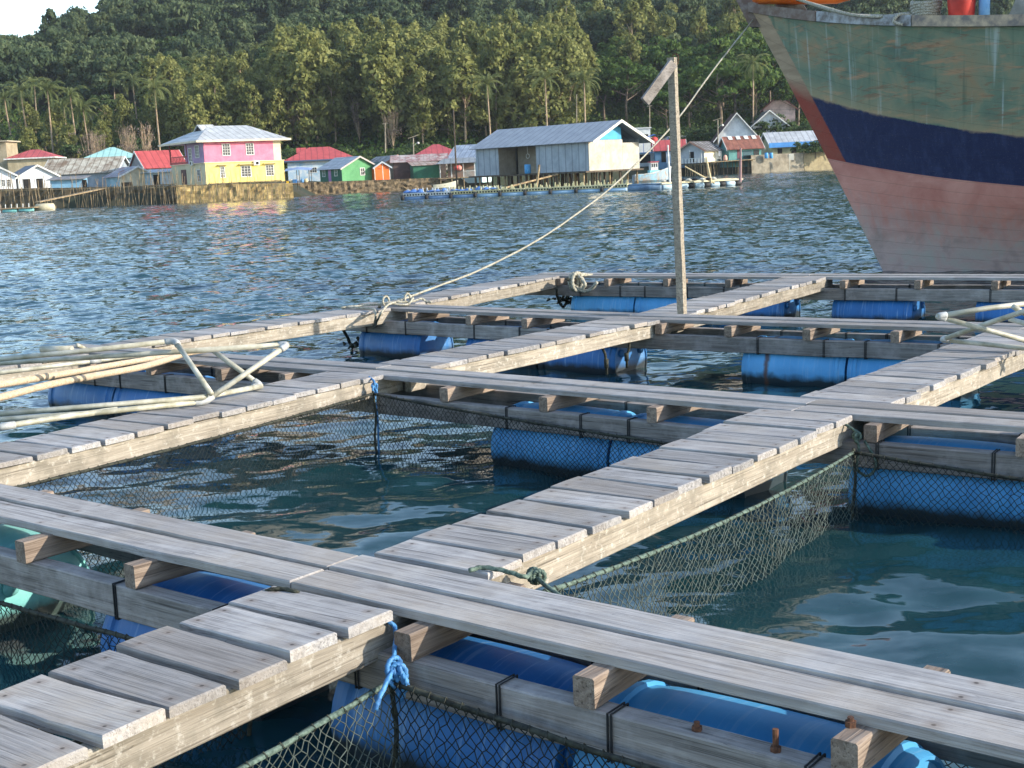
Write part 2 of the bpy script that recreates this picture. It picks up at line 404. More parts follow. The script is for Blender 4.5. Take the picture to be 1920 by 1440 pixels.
def cross_walk(pa, pb, a0, a1, idx):        # boards laid across two beams, run along a; pa,pb = (a, b_centre)
    wk = link('walkway', None, raft)
    f = lambda a: pa[1] + (pb[1] - pa[1]) * (a - pa[0]) / (pb[0] - pa[0])
    p, q = W(pa[0], pa[1], 0), W(pb[0], pb[1], 0); ang = math.atan2((q - p).y, (q - p).x)
    n = max(1, round((a1 - a0) / .213)); st = (a1 - a0) / n
    for i in range(n):
        a = a0 + st * (i + .5)
        rpart('plank', RI.choice(CROSS), W(a + RI.uniform(-.006, .006), f(a) + RI.uniform(-.010, .010), ZD + RI.uniform(-.003, .003)), ang - math.pi / 2 + RI.gauss(0, .018) + RI.choice((0, math.pi)), wk, RI.gauss(0, .006), RI.gauss(0, .006))
    L = (q - p).length
    for s in (-1, 1):
        c = (p + q) / 2 + Vector((-math.sin(ang), math.cos(ang), 0)) * (s * .205); c.z = ZD - .0305
        rpart('beam', beam_mesh(L, .055, .118, idx * 7 + s).mesh('beam', 'wood_beam'), c, ang, wk)
    return wk
def strap_ring(parent, p, ang, wd, ht):      # dark cord round a bearer
    m = MB()
    w2, h2 = wd / 2 + .004, ht / 2 + .004
    for dx in (-.006, .006):
        m.tube([(dx, -w2, -h2), (dx + .003, -w2, h2), (dx, w2, h2), (dx - .002, w2, -h2), (dx, -w2, -h2)], .0035, 5)
    o = link('lashing', m.mesh('lashing', 'black_tie'), parent); o.location = Vector(p) - RL; o.rotation_euler = (0, 0, ang)
def long_walk(P, Q, idx, joists, drums, zt=0.0):
    wk = link('walkway', None, raft)
    p, q = W(P[1], P[0], 0), W(Q[1], Q[0], 0); d = q - p; L = d.length; ang = math.atan2(d.y, d.x); d.normalize(); nrm = Vector((-d.y, d.x, 0))
    at = lambda b: p + d * ((b - P[0]) / (Q[0] - P[0]) * L)
    for s in (-1, 1):
        c = (p + q) / 2 + nrm * (s * .086); c.z = ZD + .004 * s
        rpart('plank', plank_mesh(L - .008, .160, .030, idx * 31 + s, .003, 26).mesh('plank', 'wood_plank'), c, ang + RI.gauss(0, .0015), wk)
        c = (p + q) / 2 + nrm * (s * .232); c.z = ZD - .122
        rpart('bearer', beam_mesh(L + .06, .076, .128, idx * 17 + s, 14).mesh('bearer', 'wood_bearer'), c, ang, wk)
    for b in joists:
        c = at(b); c.z = ZD - .0325
        rpart('joist', beam_mesh(.56 + RI.uniform(-.02, .03), .068, .088, int(b * 100), 3).mesh('joist', 'wood_joist'), c, ang + math.pi / 2 + RI.gauss(0, .03), wk)
    for b0, b1 in drums:
        for b in (b0 + .16, b1 - .16):
            for s in (-1, 1):
                c = at(b) + nrm * (s * .232); c.z = ZD - .122 - .064
                strap_ring(wk, c, ang, .076, .128)
    return wk, at, ang, nrm

def drum_mesh():
    R = .276; L = .89
    half = [(0, .30), (.012, .66), (.012, .845), (.0, .87), (.0, .905), (.018, .935), (.045, .945), (.055, .985), (.075, .985), (.085, .95), (.10, .945), (.13, .972), (.2, .988), (.3, .996), (.445, 1.0)]
    prof = [(-L / 2 + x, r * R) for x, r in half] + [(L / 2 - x, r * R) for x, r in reversed(half[:-1])]
    m = MB(); m.lathe(prof, 36); return m
def sharp(me, a=38): me.set_sharp_from_angle(angle=rad(a)); return me
DM = {k: drum_mesh().mesh('drum_body', k, True) for k in ('drum_blue', 'drum_navy', 'drum_streak', 'drum_teal')}
for me_ in DM.values(): sharp(me_)
mbg = MB(); mbg.lathe([(0, .036), (.018, .036), (.018, .03), (.03, .03)], 14)
BUNG = {k: mbg.mesh('bung', k, True) for k in DM}
def drum(p, ang, kind, label, group=None, roll=0.0):
    t = thing('drum', p, ang, label, 'drum', group)
    b = link('drum_body', DM[kind], t); b.rotation_euler = (roll, 0, 0)
    for s in (-1, 1):
        o = link('bung', BUNG[kind], t); o.location = (.433, .0 + .14 * s, .09); 
    return t
PLAIN_D = 'plain blue plastic drum floating lashed under a plank walkway'
GD = 'blue drums floating under the walkways'
ROWS = [
 # row polyline (b, a); joist b; drums (b0, b1, kind, label)
 ([(-6.6, 3.19), (-3.16, 3.095), (1.6, 2.91)],
  [-5.27, -4.58, -3.89, -3.13, -2.55, -1.9, -1.14, -.4, .4],
  [(-5.84, -4.95, 'drum_teal', 'pale turquoise plastic drum lashed under the walkway'), (-4.17, -3.28, 'drum_navy', "dark blue drum next to the turquoise drum"), (-2.92, -2.03, 'drum_navy', "dark blue drum behind net below the blue rope knot"), (-1.97, -1.08, 'drum_blue', "blue drum under the rusty bolts of the bearer")]),
 ([(-9.95, 6.78), (-6.25, 6.72), (-2.95, 6.535), (1.3, 6.60)],
  [-9.2, -8.4, -7.6, -6.9, -6.12, -5.36, -4.53, -3.77, -2.5, -1.75, -.9],
  [(-9.88, -8.99, 'drum_navy', "dark blue drum at the raft corner under wooden poles"), (-8.97, -8.08, 'drum_navy', "dark blue drum behind the crossed pipe struts"), (-5.0, -4.11, 'drum_blue', "blue drum behind dark net, between the pale blue cord and another drum"), (-4.09, -3.2, 'drum_blue', "blue drum behind dark net, partly hidden by the cross boards"), (-2.62, -1.73, 'drum_blue', "blue drum behind net beside the looped green rope"), (-1.68, -.8, 'drum_blue', None)]),
 ([(-9.75, 10.27), (-6.2, 10.02), (-2.8, 10.08), (1.0, 9.75)],
  [-9.4, -8.7, -7.9, -7.2, -6.45, -5.75, -5.1, -4.4, -3.7, -3.0, -2.0, -1.2],
  [(-9.5, -8.61, 'drum_navy', 'blue drum crusted with dark weed below the moored rope knots'), (-8.0, -7.11, 'drum_navy', None), (-7.09, -6.2, 'drum_navy', None), (-5.0, -4.11, 'drum_streak', 'blue drum with a brown rust streak down its side'), (-4.09, -3.2, 'drum_blue', "blue drum end to end with the rust-streaked drum"), (-2.3, -1.41, 'drum_blue', "blue drum beyond the cross boards under the cream pipe frame")]),
 ([(-10.0, 13.92), (-6.3, 14.07), (-2.4, 14.28), (1.0, 14.4)],
  [-9.5, -8.8, -8.0, -7.2, -6.6, -5.8, -5.0, -4.2, -3.4, -2.6],
  [(-9.35, -8.46, 'drum_blue', "light blue drum beside the thick rope at the far corner"), (-8.44, -7.55, 'drum_blue', "light blue drum half behind the tall wooden post"), (-7.4, -6.51, 'drum_navy', "dark blue drum under the cross boards beyond the post"), (-5.95, -5.06, 'drum_navy', "dark blue drum floating alone below the boat stem"), (-4.4, -3.5, 'drum_navy', None)]),
]
k = 0
for pl, js, ds in ROWS:
    for i in range(len(pl) - 1):
        k += 1
        lo, hi = pl[i][0], pl[i + 1][0]
        dd = [d for d in ds if lo <= (d[0] + d[1]) / 2 < hi]
        wk, at, ang, nrm = long_walk(pl[i], pl[i + 1], k, [j for j in js if lo + .06 < j < hi - .06], [d[:2] for d in dd])
        for d in dd:
            c = at((d[0] + d[1]) / 2); c.z = .085 + RI.uniform(-.015, .01)
            drum(c, ang + (math.pi if RI.random() < .5 else 0), d[2], d[3] or PLAIN_D, None if d[3] else GD, RI.uniform(-.3, .3))
# rusty bolts standing on the near bearer
for px, py, hh in ((1346, 1342, .012), (1492, 1378, .045), (1595, 1362, .01)):
    z = ZD - .122 if px != 1595 else ZD - .0325
    p = on_z(px, py, z); bq = p.x * BB_[0] + p.y * BB_[1]; p = W(3.095 - (bq + 3.16) * .0389 - .235, bq, z) if px != 1595 else p; m = MB(); m.tube([(0, 0, 0), (0, 0, .014)], .014, 6); m.tube([(0, 0, .014), (0, 0, .014 + hh)], .008, 8)
    rpart('bolt', m.mesh('bolt', 'rust'), p, .4, raft)
# cross-board walkways
c = 0
for pa, pb, a0, a1 in [
    ((.2, -2.895), (3.06, -2.91), .25, 2.87), ((3.06, -2.89), (6.56, -2.87), 3.29, 6.36), ((6.56, -2.83), (10.1, -2.72), 6.74, 9.88),
    ((3.2, -6.14), (6.75, -6.27), 3.37, 6.53), ((6.75, -6.18), (10.05, -6.03), 6.93, 9.84), ((10.05, -5.99), (14.1, -6.27), 10.22, 13.86),
    ((6.4, -9.52), (10.28, -9.30), 6.97, 10.06), ((10.28, -9.36), (13.95, -9.79), 10.47, 13.72), ((3.4, -9.75), (6.75, -9.50), 3.6, 6.57)]:
    c += 1; cross_walk(pa, pb, a0, a1, c)

# ------------------------------------------------------------------ nets in the pens
def netting(segs, cell=.034, ch=.022, zb=-.07, r=.0020, seed=0, amp=.03):
    """segs: list of (top polyline function u->Vector, length). returns numpy verts/faces of thin 3-sided strands"""
    rs = np.random.default_rng(seed); V = []; Fc = []; off = 0
    for fn, L, nrm in segs:
        nc = int(L / cell)
        zt_max = max(fn(u / 20).z for u in range(21)); rows = int((zt_max - zb) / ch) + 1
        P = np.zeros((rows + 1, nc + 1, 3)); ok = np.zeros((rows + 1, nc + 1), bool)
        ph = rs.uniform(0, 6)
        for i in range(nc + 1):
            for j in range(rows + 1):
                u = min(1, (i + .5 * (j % 2)) / nc); t = fn(u); dep = j / rows
                z = t.z - (t.z - zb) * dep
                o = amp * dep * (math.sin(u * L * 5 + ph) + .6 * math.sin(u * L * 11 + 2 * ph)) + rs.normal(0, .0025)
                P[j, i] = (t.x + nrm.x * o + rs.normal(0, .003), t.y + nrm.y * o + rs.normal(0, .003), z + rs.normal(0, .003))
        E = []
        for j in range(rows):
            for i in range(nc + 1):
                i2 = i if j % 2 == 0 else i + 1
                for q in (i2 - 1, i2):
                    if 0 <= q <= nc: E.append((P[j, i], P[j + 1, q]))
        A_ = np.array([e[0] for e in E]); B_ = np.array([e[1] for e in E]); D_ = B_ - A_
        D_ /= np.linalg.norm(D_, axis=1)[:, None] + 1e-9
        n1 = np.cross(D_, np.array([.3, .5, .2])); n1 /= np.linalg.norm(n1, axis=1)[:, None] + 1e-9; n2 = np.cross(D_, n1)
        vv = []
        for base in (A_, B_):
            for k_ in range(3):
                an = 2 * math.pi * k_ / 3; vv.append(base + (n1 * math.cos(an) + n2 * math.sin(an)) * r)
        vv = np.stack(vv, 1).reshape(-1, 3); ne = len(E)
        f = np.concatenate([np.array([[k_, (k_ + 1) % 3, 3 + (k_ + 1) % 3, 3 + k_] for k_ in range(3)])[None] + 6 * np.arange(ne)[:, None, None]]).reshape(-1, 4)
        V.append(vv); Fc.append(f + off); off += len(vv)
    return np.concatenate(V), np.concatenate(Fc)
def net(corners, label, mats, seed, sag=.05, rope='rope_green', rr=.009):
    """corners: list of world points (rim); consecutive pairs become net sides"""
    base = Vector((sum(c.x for c in corners) / len(corners), sum(c.y for c in corners) / len(corners), 0))
    t = thing('fish_net', base, 0, label, 'net')
    for i, (p, q) in enumerate(zip(corners[:-1], corners[1:])):
        p, q = p - base, q - base; d = q - p; L = d.length; nrm = Vector((-d.y, d.x, 0)).normalized()
        fn = lambda u, p=p, q=q: p.lerp(q, u) - Vector((0, 0, sag * 4 * u * (1 - u)))
        V, Fq = netting([(fn, L, nrm)], seed=seed + i)
        link('net_panel', np_mesh('net_panel', V, Fq, mats[i]), t)
        m = MB(); m.tube([fn(k_ / 40) for k_ in range(41)], rr, 6, twist=.5); part('rim_rope', m, rope if mats[i] == 'net_sunlit' else 'rope_dark', t, True)
        m = MB()
        for k_ in range(int(L / .06)):
            u = (k_ + .5) / int(L / .06); c_ = fn(u); dv = d.normalized()
            m.tube([c_ + dv * .006 + (nrm * math.cos(a_) + Vector((0, 0, 1)) * math.sin(a_)) * (rr + .003) + dv * .002 * a_ for a_ in (0, 1.57, 3.14, 4.71, 6.28)], .0022, 4, cap=False)
        part('rim_lacing', m, 'rope_dark', t, kind='stuff')
    for c_ in corners[1:-1]:
        m = MB(); b_ = c_ - base
        m.tube(spline([b_ + Vector((0, 0, .02)), b_ + Vector((.01, .005, -.15)), b_ + Vector((-.006, 0, -.3)), b_ + Vector((0, .01, -.44))], 5), .008, 6); part('corner_rope', m, 'rope_dark', t, True)
    return t
zr = .31
net([W(3.5, -3.28, zr), W(3.5, -5.87, .37), W(6.36, -5.95, .40), W(6.23, -3.25, .27)], 'dark net hung in the pen beside the pale plastic pipes', ['net', 'net', 'net'], 1, .015)
net([W(3.36, 1.2, .28), W(3.40, -2.54, .40), W(6.20, -2.55, .34), W(6.24, 1.0, .24)], 'net with green rim rope sagging below the long board walkway', ['net', 'net_sunlit', 'net'], 21, .05)
net([W(.35, -2.53, .30), W(2.73, -2.56, .335), W(2.62, 1.4, .24)], 'net tied up by the blue rope knot over blue drums', ['net_sunlit', 'net'], 41, .03)
net([W(2.80, -6.2, .26), W(2.77, -3.25, .24), W(.6, -3.28, .24)], 'dark net in the pen beside the turquoise drum', ['net', 'net'], 61, .03)
# ------------------------------------------------------------------ post, pipes, poles
pb = W(10.25, -5.80, ZD)
ptop = at_y(1260, 108, pb.y)
t = thing('wooden_post', pb, 0, 'tall square wooden post with a short slanting arm standing on the walkway', 'post')
m = MB(); d = ptop - pb; vs = []
K = 14
for i in range(K + 1):
    c_ = d * (i / K); j = [RI.uniform(-.002, .002) for _ in range(4)]
    for (sa, sb), jj in zip(((-1, -1), (1, -1), (1, 1), (-1, 1)), j):
        q = AA_ * (sa * .029 + jj) + BB_ * (sb * .034 + jj); vs.append(c_ + Vector((q[0], q[1], 0)))
fs = [(i * 4 + j, i * 4 + (j + 1) % 4, i * 4 + 4 + (j + 1) % 4, i * 4 + 4 + j) for i in range(K) for j in range(4)] + [(3, 2, 1, 0), tuple(K * 4 + j for j in range(4))]
m.add(vs, fs); o = part('post', m, 'wood_post', t)
m = MB(); a0_, a1_ = at_y(1262, 118, pb.y - .05) - pb, at_y(1209, 191, pb.y - .18) - pb
m.bar(a0_, a1_, .035, .085); part('arm', m, 'wood_bearer', t)
m = MB(); m.tube(spline([ptop - pb + Vector((0, 0, .0)), ptop - pb + Vector((.02, 0, .03)), ptop - pb + Vector((.05, -.02, .01)), ptop - pb + Vector((.045, -.03, -.06))], 4), .004, 5); part('wire_tie', m, 'rust', t)

def pipe(pts, r, label, name='plastic_pipe', mat='pvc', cat='pipe', group=None, couple=()):
    m = MB(); m.tube(pts, r, 12); base = Vector(pts[0])
    m.v = [tuple(Vector(q) - base) for q in m.v]
    t = thing(name, base, 0, label, cat, group); part('tube', m, mat, t, True)
    for u in couple:
        L = len(pts) - 1; i = min(int(u * L), L - 1); f = u * L - i; c_ = Vector(pts[i]).lerp(Vector(pts[i + 1]), f); dv = (Vector(pts[i + 1]) - Vector(pts[i])).normalized()
        m = MB(); m.tube([c_ - dv * .045 - base, c_ + dv * .045 - base], r * 1.25, 12); part('coupling', m, 'pvc_fitting', t, True)
    return t
def frame(name, base, label, members, r, elbows):
    t = thing(name, base, 0, label, 'pipe frame')
    for pts in members:
        m = MB(); m.tube([Vector(p) - base for p in pts], r, 12); part('tube', m, 'pvc', t, True)
    for c_, d1, d2 in elbows:
        m = MB(); c_ = Vector(c_) - base; d1 = Vector(d1).normalized(); d2 = Vector(d2).normalized()
        m.tube(spline([c_ + d1 * .06, c_ + d1 * .02, c_ + d2 * .02, c_ + d2 * .06], 4), r * 1.28, 12); part('elbow', m, 'pvc_fitting', t, True)
    return t
ZP = ZD + .024
Z = lambda x, y, z: on_z(x, y, z)
e1, f1 = Z(328, 639, .84), Z(396, 738, ZP + .05); e2, f2 = Z(540, 646, .80), Z(384, 753, ZP); e3, f3 = Z(398, 656, .76), Z(490, 724, ZP)
l1, l2, l3 = Z(-60, 679, .74), Z(-60, 685, .68), Z(-60, 781, ZP + .02)
l4 = Z(-60, 791, ZP + .005)
frame('pipe_frame', f2.copy(), 'pale plastic pipe frame with crossed struts standing on the walkway edge', [
    [l1, Z(130, 661, .79), e1], [e1, f1], [l2, Z(200, 668, .75), e2], [e2, f2], [e3, f3], [l3, Z(380, 745, ZP + .03), f3], [l4, Z(170, 775, ZP), f2], [Z(190, 668, .74), e3]],
    .017, [(e1, l1 - e1, f1 - e1), (e2, l2 - e2, f2 - e2), (f3, e3 - f3, l3 - f3), (f2, l4 - f2, e2 - f2)])
pipe([Z(-60, 706, .60), Z(130, 683, .58), Z(262, 666, .57), Z(395, 654, .55)], .0165, 'pale plastic pipe lying between the frame and the wooden poles', couple=(.45,))
pipe([Z(-60, 811, ZP), Z(60, 791, ZP), Z(125, 781, ZP), Z(220, 768, ZP + .002)], .018, 'pale plastic pipe lowest on the cross boards', couple=(.2,))
def pole(pts, r0, r1, label):
    pts = spline(pts, 6); m = MB(); n = len(pts)
    rr = [r0 + (r1 - r0) * i / n + RI.uniform(-.0012, .0012) for i in range(n + 1)]
    m.tube(pts, lambda u: rr[int(u * (n - 1))], 10)
    return single('wooden_pole', m, 'pole_wood', label, 'pole', smooth=True)
pole([Z(-70, 734, .64), Z(0, 721, .63), Z(130, 699, .60), Z(262, 676, .56), Z(392, 656, .535)], .028, .02, 'straight peeled wooden pole lying across the pen')
pole([Z(-70, 758, .62), Z(0, 745, .60), Z(94, 721, .60), Z(180, 704, .58), Z(270, 687, .55), Z(345, 664, .54)], .024, .024, 'crooked knotty wooden pole lying across the pen')
pipe([Z(78, 655, ZD + .03), Z(135, 655, ZD + .03)], .03, 'short grey pipe stub at the raft corner')
pipe([Z(145, 647, ZD + .10), Z(163, 655, ZD + .03)], .016, 'thin white pipe end poking over the raft corner')
# frame at the right
z1 = .82
re1, re2 = Z(1757, 593, z1), Z(1766, 637, ZP + .04)
rr1, rr2, rr3, rr4 = Z(1990, 562, z1 + .05), Z(1990, 657, ZP), Z(1990, 561, .95), Z(1990, 660, ZP)
frame('pipe_frame', re2.copy(), 'cream plastic pipe frame leaning over the boards below the boat', [[re1, Z(1850, 578, z1 + .03), rr1], [re1, rr2], [re2, Z(1850, 607, .72), rr3], [re2, rr4], [Z(1892, 598, .7), Z(1990, 626, .62)], [Z(1900, 575, .86), Z(1925, 590, .8)]], .0165,
      [(re1, rr1 - re1, rr2 - re1), (re2, rr3 - re2, rr4 - re2)])

# ------------------------------------------------------------------ ropes on the raft
def rope(name, pts, r, mat, label, n=8, tw=.45, extra=(), cat='rope'):
    m = MB(); m.tube(spline(pts, n), r, 9, twist=tw)
    for ex in extra: m.tube(spline(ex, 6), r, 9, twist=tw)
    return single(name, m, mat, label, cat, smooth=True)
zt = ZD + .02
kn = Z(742, 566, zt + .03)
# blue knot on the near corner of the pen
c0 = W(2.735, -2.545, .36)
def loop(c_, ax, bx, r, turns=1.0, n=10, ph=0): return [c_ + ax * (r * math.cos(ph + 2 * math.pi * turns * i / n)) + bx * (r * math.sin(ph + 2 * math.pi * turns * i / n)) for i in range(n + 1)]
Ua, Ub, Uz = Vector((AA_[0], AA_[1], 0)), Vector((BB_[0], BB_[1], 0)), Vector((0, 0, 1))
rope('blue_rope', [Z(706, 1143, ZD), Z(722, 1160, .475), Z(742, 1182, .44), c0 + Uz * .03, c0 + Ub * .012 - Uz * .02], .0075, 'rope_blue', 'bright blue rope knotted at the pen corner', extra=[
    loop(c0 + Uz * .02, Ua, Uz, .03), loop(c0 + Ub * .012, Ua * .6 + Ub * .5, Uz, .034), loop(c0 - Uz * .02 + Ub * .02, Ub, Uz, .028), [c0 + Ub * .02 + Uz * .03, c0 + Ub * .035 - Uz * .01, c0 + Ub * .03 - Uz * .06, c0 + Ub * .015 - Uz * .075],
    [c0 + Ub * .0 + Uz * .03, c0 + Ub * .014 - Uz * .02, c0 + Ub * .01 - Uz * .07], [c0 + Uz * .02, c0 - Ua * .05 + Uz * .005 + Ub * .02, c0 - Ua * .10 - Uz * .03 + Ub * .03, c0 - Ua * .12 - Uz * .06 + Ub * .03]])
c1 = W(3.47, -2.56, .455)
rope('green_rope', [Z(880, 1070, ZD + .01), Z(905, 1064, ZD + .012), Z(945, 1070, ZD + .006), Z(985, 1082, ZD - .01), c1, c1 + Ub * .25 - Ua * .12 - Uz * .03, c1 + Ub * .7 - Ua * .17 - Uz * .10], .008, 'rope_green', 'green rope tied round the board end above the net', extra=[loop(c1, Ua, Uz, .022), loop(c1, Ub, Uz, .024), loop(c1 + Ub * .02, Ua * .7 + Ub * .7, Uz, .02)])
c2 = W(6.27, -2.56, .40)
rope('green_rope', [W(6.30, -2.66, .47), c2 + Uz * .03, c2, c2 - Uz * .06 + Ub * .01, c2 - Uz * .16, c2 - Uz * .19 + Ub * .06, c2 - Uz * .12 + Ub * .10, c2 + Ub * .04 - Uz * .01], .007, 'rope_green', 'green rope looped at the net corner under the boards', extra=[loop(c2, Ua, Uz, .022), loop(c2 + Uz * .01, Ub, Uz, .02)])
c3 = W(6.38, -5.95, .43)
rope('cord', [W(6.42, -6.03, .50), c3 + Uz * .05, c3, c3 - Uz * .1, c3 - Uz * .22 + Ub * .01, c3 - Uz * .44], .007, 'rope_blue', 'pale blue cord holding the net corner by the plank crossing', extra=[loop(c3, Ua, Uz, .02), loop(c3 - Uz * .02, Ub, Uz, .018), loop(c3 + Uz * .02, Ua * .7 + Ub * .7, Uz, .018)])
rope('rope_loop', [Z(490, 1115, ZD - .02), Z(505, 1106, ZD + .005), Z(530, 1104, ZD + .008), Z(556, 1110, ZD + .004), Z(562, 1118, ZD - .02)], .007, 'rope_dark', 'dark cord round the end board by the plank joint')
# weed-hung lines under the raft corners
def weedy(px, pts, label):
    m = MB(); m.tube(spline(pts, 6), .017, 8, twist=.4)
    b_ = pts[len(pts) // 2]
    rw = random.Random(px)
    for i in range(26):
        p_ = b_ + Vector((rw.gauss(0, .07), rw.gauss(0, .05), rw.gauss(-.0, .03)))
        m.tube([p_, p_ + Vector((rw.uniform(-.05, .05), rw.uniform(-.05, .05), rw.uniform(-.06, .04)))], .022, 5, r1=.008)
    return single('weedy_rope', m, ['rope_dark'], label, 'rope', smooth=False)
weedy(1, [Z(640, 610, .36), Z(650, 630, .18), Z(662, 650, .03), Z(678, 640, .12), Z(700, 600, .33), Z(712, 575, .52)], 'weed-grown mooring rope dipping into the water beside the drum')
weedy(2, [Z(1043, 540, .38), Z(1046, 560, .2), Z(1056, 576, .03), Z(1064, 560, .18), Z(1072, 535, .38), Z(1064, 522, .50)], 'weed-grown rope hanging at the far raft corner')
for (x0, y0, x1, y1), lb in (((1128, 648, 1137, 680), 'short weedy line hanging straight from the middle walkway'), ((1180, 638, 1175, 668), 'short weedy line hanging at a slant from the middle walkway')):
    p0 = Z(x0, y0, .36); p1 = at_y(x1, y1, p0.y); m = MB(); m.tube([p0, p0.lerp(p1, .5) + Vector((.01, 0, 0)), p1, p1 - Vector((0, 0, .1))], .012, 7); m.tube([p1 + Uz * .03, p1 - Uz * .04], .02, 7); single('weedy_rope', m, 'rope_dark', lb, 'rope', smooth=True)
c4 = Z(1076, 524, .47)
rope('knotted_rope', [Z(1110, 516, .49), c4 + Uz * .06, c4 - Ub * .05, c4 - Uz * .08, c4 + Ub * .1 - Uz * .12, c4 + Ub * .16 - Uz * .05, c4 + Ub * .06 + Uz * .05, c4 - Ub * .03 + Uz * .07], .022, 'rope_white', 'thick rope wound round the far bearer end', extra=[loop(c4 - Uz * .03, Ua, Uz, .10, 1, 12), loop(c4 - Uz * .03 + Ub * .05, Ua, Uz, .11, 1, 12), [c4 - Uz * .10, c4 + Ub * .12 - Uz * .14, c4 + Ub * .24 - Uz * .12, c4 + Ub * .34 - Uz * .03]])

# ------------------------------------------------------------------ the moored wooden boat
HD = rad(-20)                                           # heading of the hull from bow to stern
BX = Vector((math.cos(HD), math.sin(HD), 0)); BYv = Vector((math.sin(HD), -math.cos(HD), 0))   # aft, towards port side
STEM = Vector((5.95, 20.9, 0))
boat = thing('fishing_boat', STEM, HD, 'wooden fishing boat with green, navy and red painted hull', 'boat')
def hull_mat():
    m, t, p = newmat('hull_paint')
    at = N(t, "ShaderNodeAttribute", attribute_name='band'); h = at.outputs['Fac']
    as_ = N(t, "ShaderNodeAttribute", attribute_name='aft'); s = as_.outputs['Fac']
    v = coords(t, (1, 1, 1), False); vz = coords(t, (1.2, 1.2, 7), False); vs_ = coords(t, (9, 9, .7), False)
    big = tex(t, v, 1.6, 6, .62, .6); streak = tex(t, vs_, 1.2, 5, .6); strake = tex(t, vz, 1.3, 5, .6, .4); fine = tex(t, v, 22, 5, .7)
    green = ramp(t, big, [(.30, lin('64796c')), (.48, lin('788a76')), (.58, lin('8e9078')), (.70, lin('a08a6c'))])
    green = mix(t, ramp(t, strake, [(.54, (0, 0, 0)), (.68, (.8, .8, .8))]), green, lin('c09474'))
    # raking scratches
    vr = N(t, "ShaderNodeMapping"); vr.inputs['Rotation'].default_value = (0, rad(38), 0); vr.inputs['Scale'].default_value = (6, .6, .16)
    tc = N(t, "ShaderNodeTexCoord"); t.links.new(tc.outputs['Object'], vr.inputs[0])
    scr = tex(t, vr.outputs[0], 1.3, 3, .55)
    green = mix(t, ramp(t, scr, [(.60, (0, 0, 0)), (.70, (.6, .6, .6))]), green, lin('c4d0ce'))
    green = mix(t, ramp(t, scr, [(.28, (.55, .55, .55)), (.40, (0, 0, 0))]), green, lin('3b6255'))
    green = mix(t, ramp(t, tex(t, coords(t, (.9, .9, 5), False), 3.4, 6, .7, .5), [(.56, (0, 0, 0)), (.64, (.7, .7, .7))]), green, lin('8a6a54'))
    navy = mix(t, ramp(t, streak, [(.5, (0, 0, 0)), (.8, (.4, .4, .4))]), lin('242c50'), lin('4a5880'))
    pink = ramp(t, big, [(.3, lin('b87468')), (.7, lin('d49a8c'))])
    low = ramp(t, tex(t, v, 2.2, 6, .6, .5), [(.3, lin('94827c')), (.5, lin('b49c96')), (.72, lin('a8a69e'))])
    # band height with ragged edge; streaks run down from the red into the bare antifouling
    def madd(a, k, b):
        q = N(t, "ShaderNodeMath", operation='MULTIPLY_ADD'); t.links.new(a, q.inputs[0]); q.inputs[1].default_value = k; t.links.new(b, q.inputs[2]); return q.outputs[0]
    def rng(x, a, b):
        q = N(t, "ShaderNodeMapRange"); t.links.new(x, q.inputs[0]); q.inputs[1].default_value = a; q.inputs[2].default_value = b; return q.outputs[0]
    hf = madd(fine, .05, h); hs = madd(streak, 1.3, h)
    c = mix(t, rng(hs, -.75, .15), low, pink)                # h: 0 at bottom of navy, 1 at its top
    hp = rng(h, -.006, .006)
    ng = mix(t, rng(hf, 1.02, 1.045), navy, green)
    tanl = mix(t, ramp(t, madd(big, .25, h), [(.0, (0, 0, 0)), (1, (0, 0, 0))]), ng, ng)
    c = mix(t, hp, c, ng)
    # worn tan edge just above the navy
    hh = madd(big, .3, h)
    c = mix(t, ramp(t, rng(hh, 1.13, 1.5), [(0, (0, 0, 0)), (.12, (.5, .5, .5)), (.45, (.25, .25, .25)), (1, (0, 0, 0))]), c, lin('b9a07a'))
    # stem: red strip low, bare brown above
    sr = rng(madd(fine, .03, s), .27, .29)
    red = mix(t, ramp(t, big, [(.4, (0, 0, 0)), (.7, (.7, .7, .7))]), lin('9c4034'), lin('8a5446'))
    brown = ramp(t, strake, [(.3, lin('94806a')), (.7, lin('bba48a'))])
    stemc = mix(t, rng(madd(big, .3, h), 1.05, 1.35), red, brown)
    inv = N(t, "ShaderNodeMath", operation='SUBTRACT'); inv.inputs[0].default_value = 1; t.links.new(sr, inv.inputs[1])
    mm = N(t, "ShaderNodeMath", operation='MULTIPLY'); t.links.new(inv.outputs[0], mm.inputs[0]); t.links.new(hp, mm.inputs[1])
    c = mix(t, mm.outputs[0], c, stemc)
    sm = N(t, "ShaderNodeMath", operation='MULTIPLY'); t.links.new(madd(big, .05, h), sm.inputs[0]); sm.inputs[1].default_value = 4.3
    fr = N(t, "ShaderNodeMath", operation='FRACT'); t.links.new(sm.outputs[0], fr.inputs[0])
    c = mix(t, ramp(t, fr.outputs[0], [(.0, (.34, .34, .34)), (.035, (.18, .18, .18)), (.06, (0, 0, 0))]), c, lin('2a2a28'))
    c = mix(t, ramp(t, tex(t, v, 60, 3, .7), [(.62, (0, 0, 0)), (.72, (.3, .3, .3))]), c, lin('b5ada0'))
    t.links.new(c, p.inputs['Base Color']); p.inputs['Roughness'].default_value = .55
    wv = N(t, "ShaderNodeTexWave", wave_type='BANDS', bands_direction='Z', wave_profile='SAW'); wv.inputs['Scale'].default_value = .9; wv.inputs['Distortion'].default_value = .6; wv.inputs['Detail'].default_value = 1; wv.inputs['Detail Scale'].default_value = .3
    t.links.new(v, wv.inputs[0])
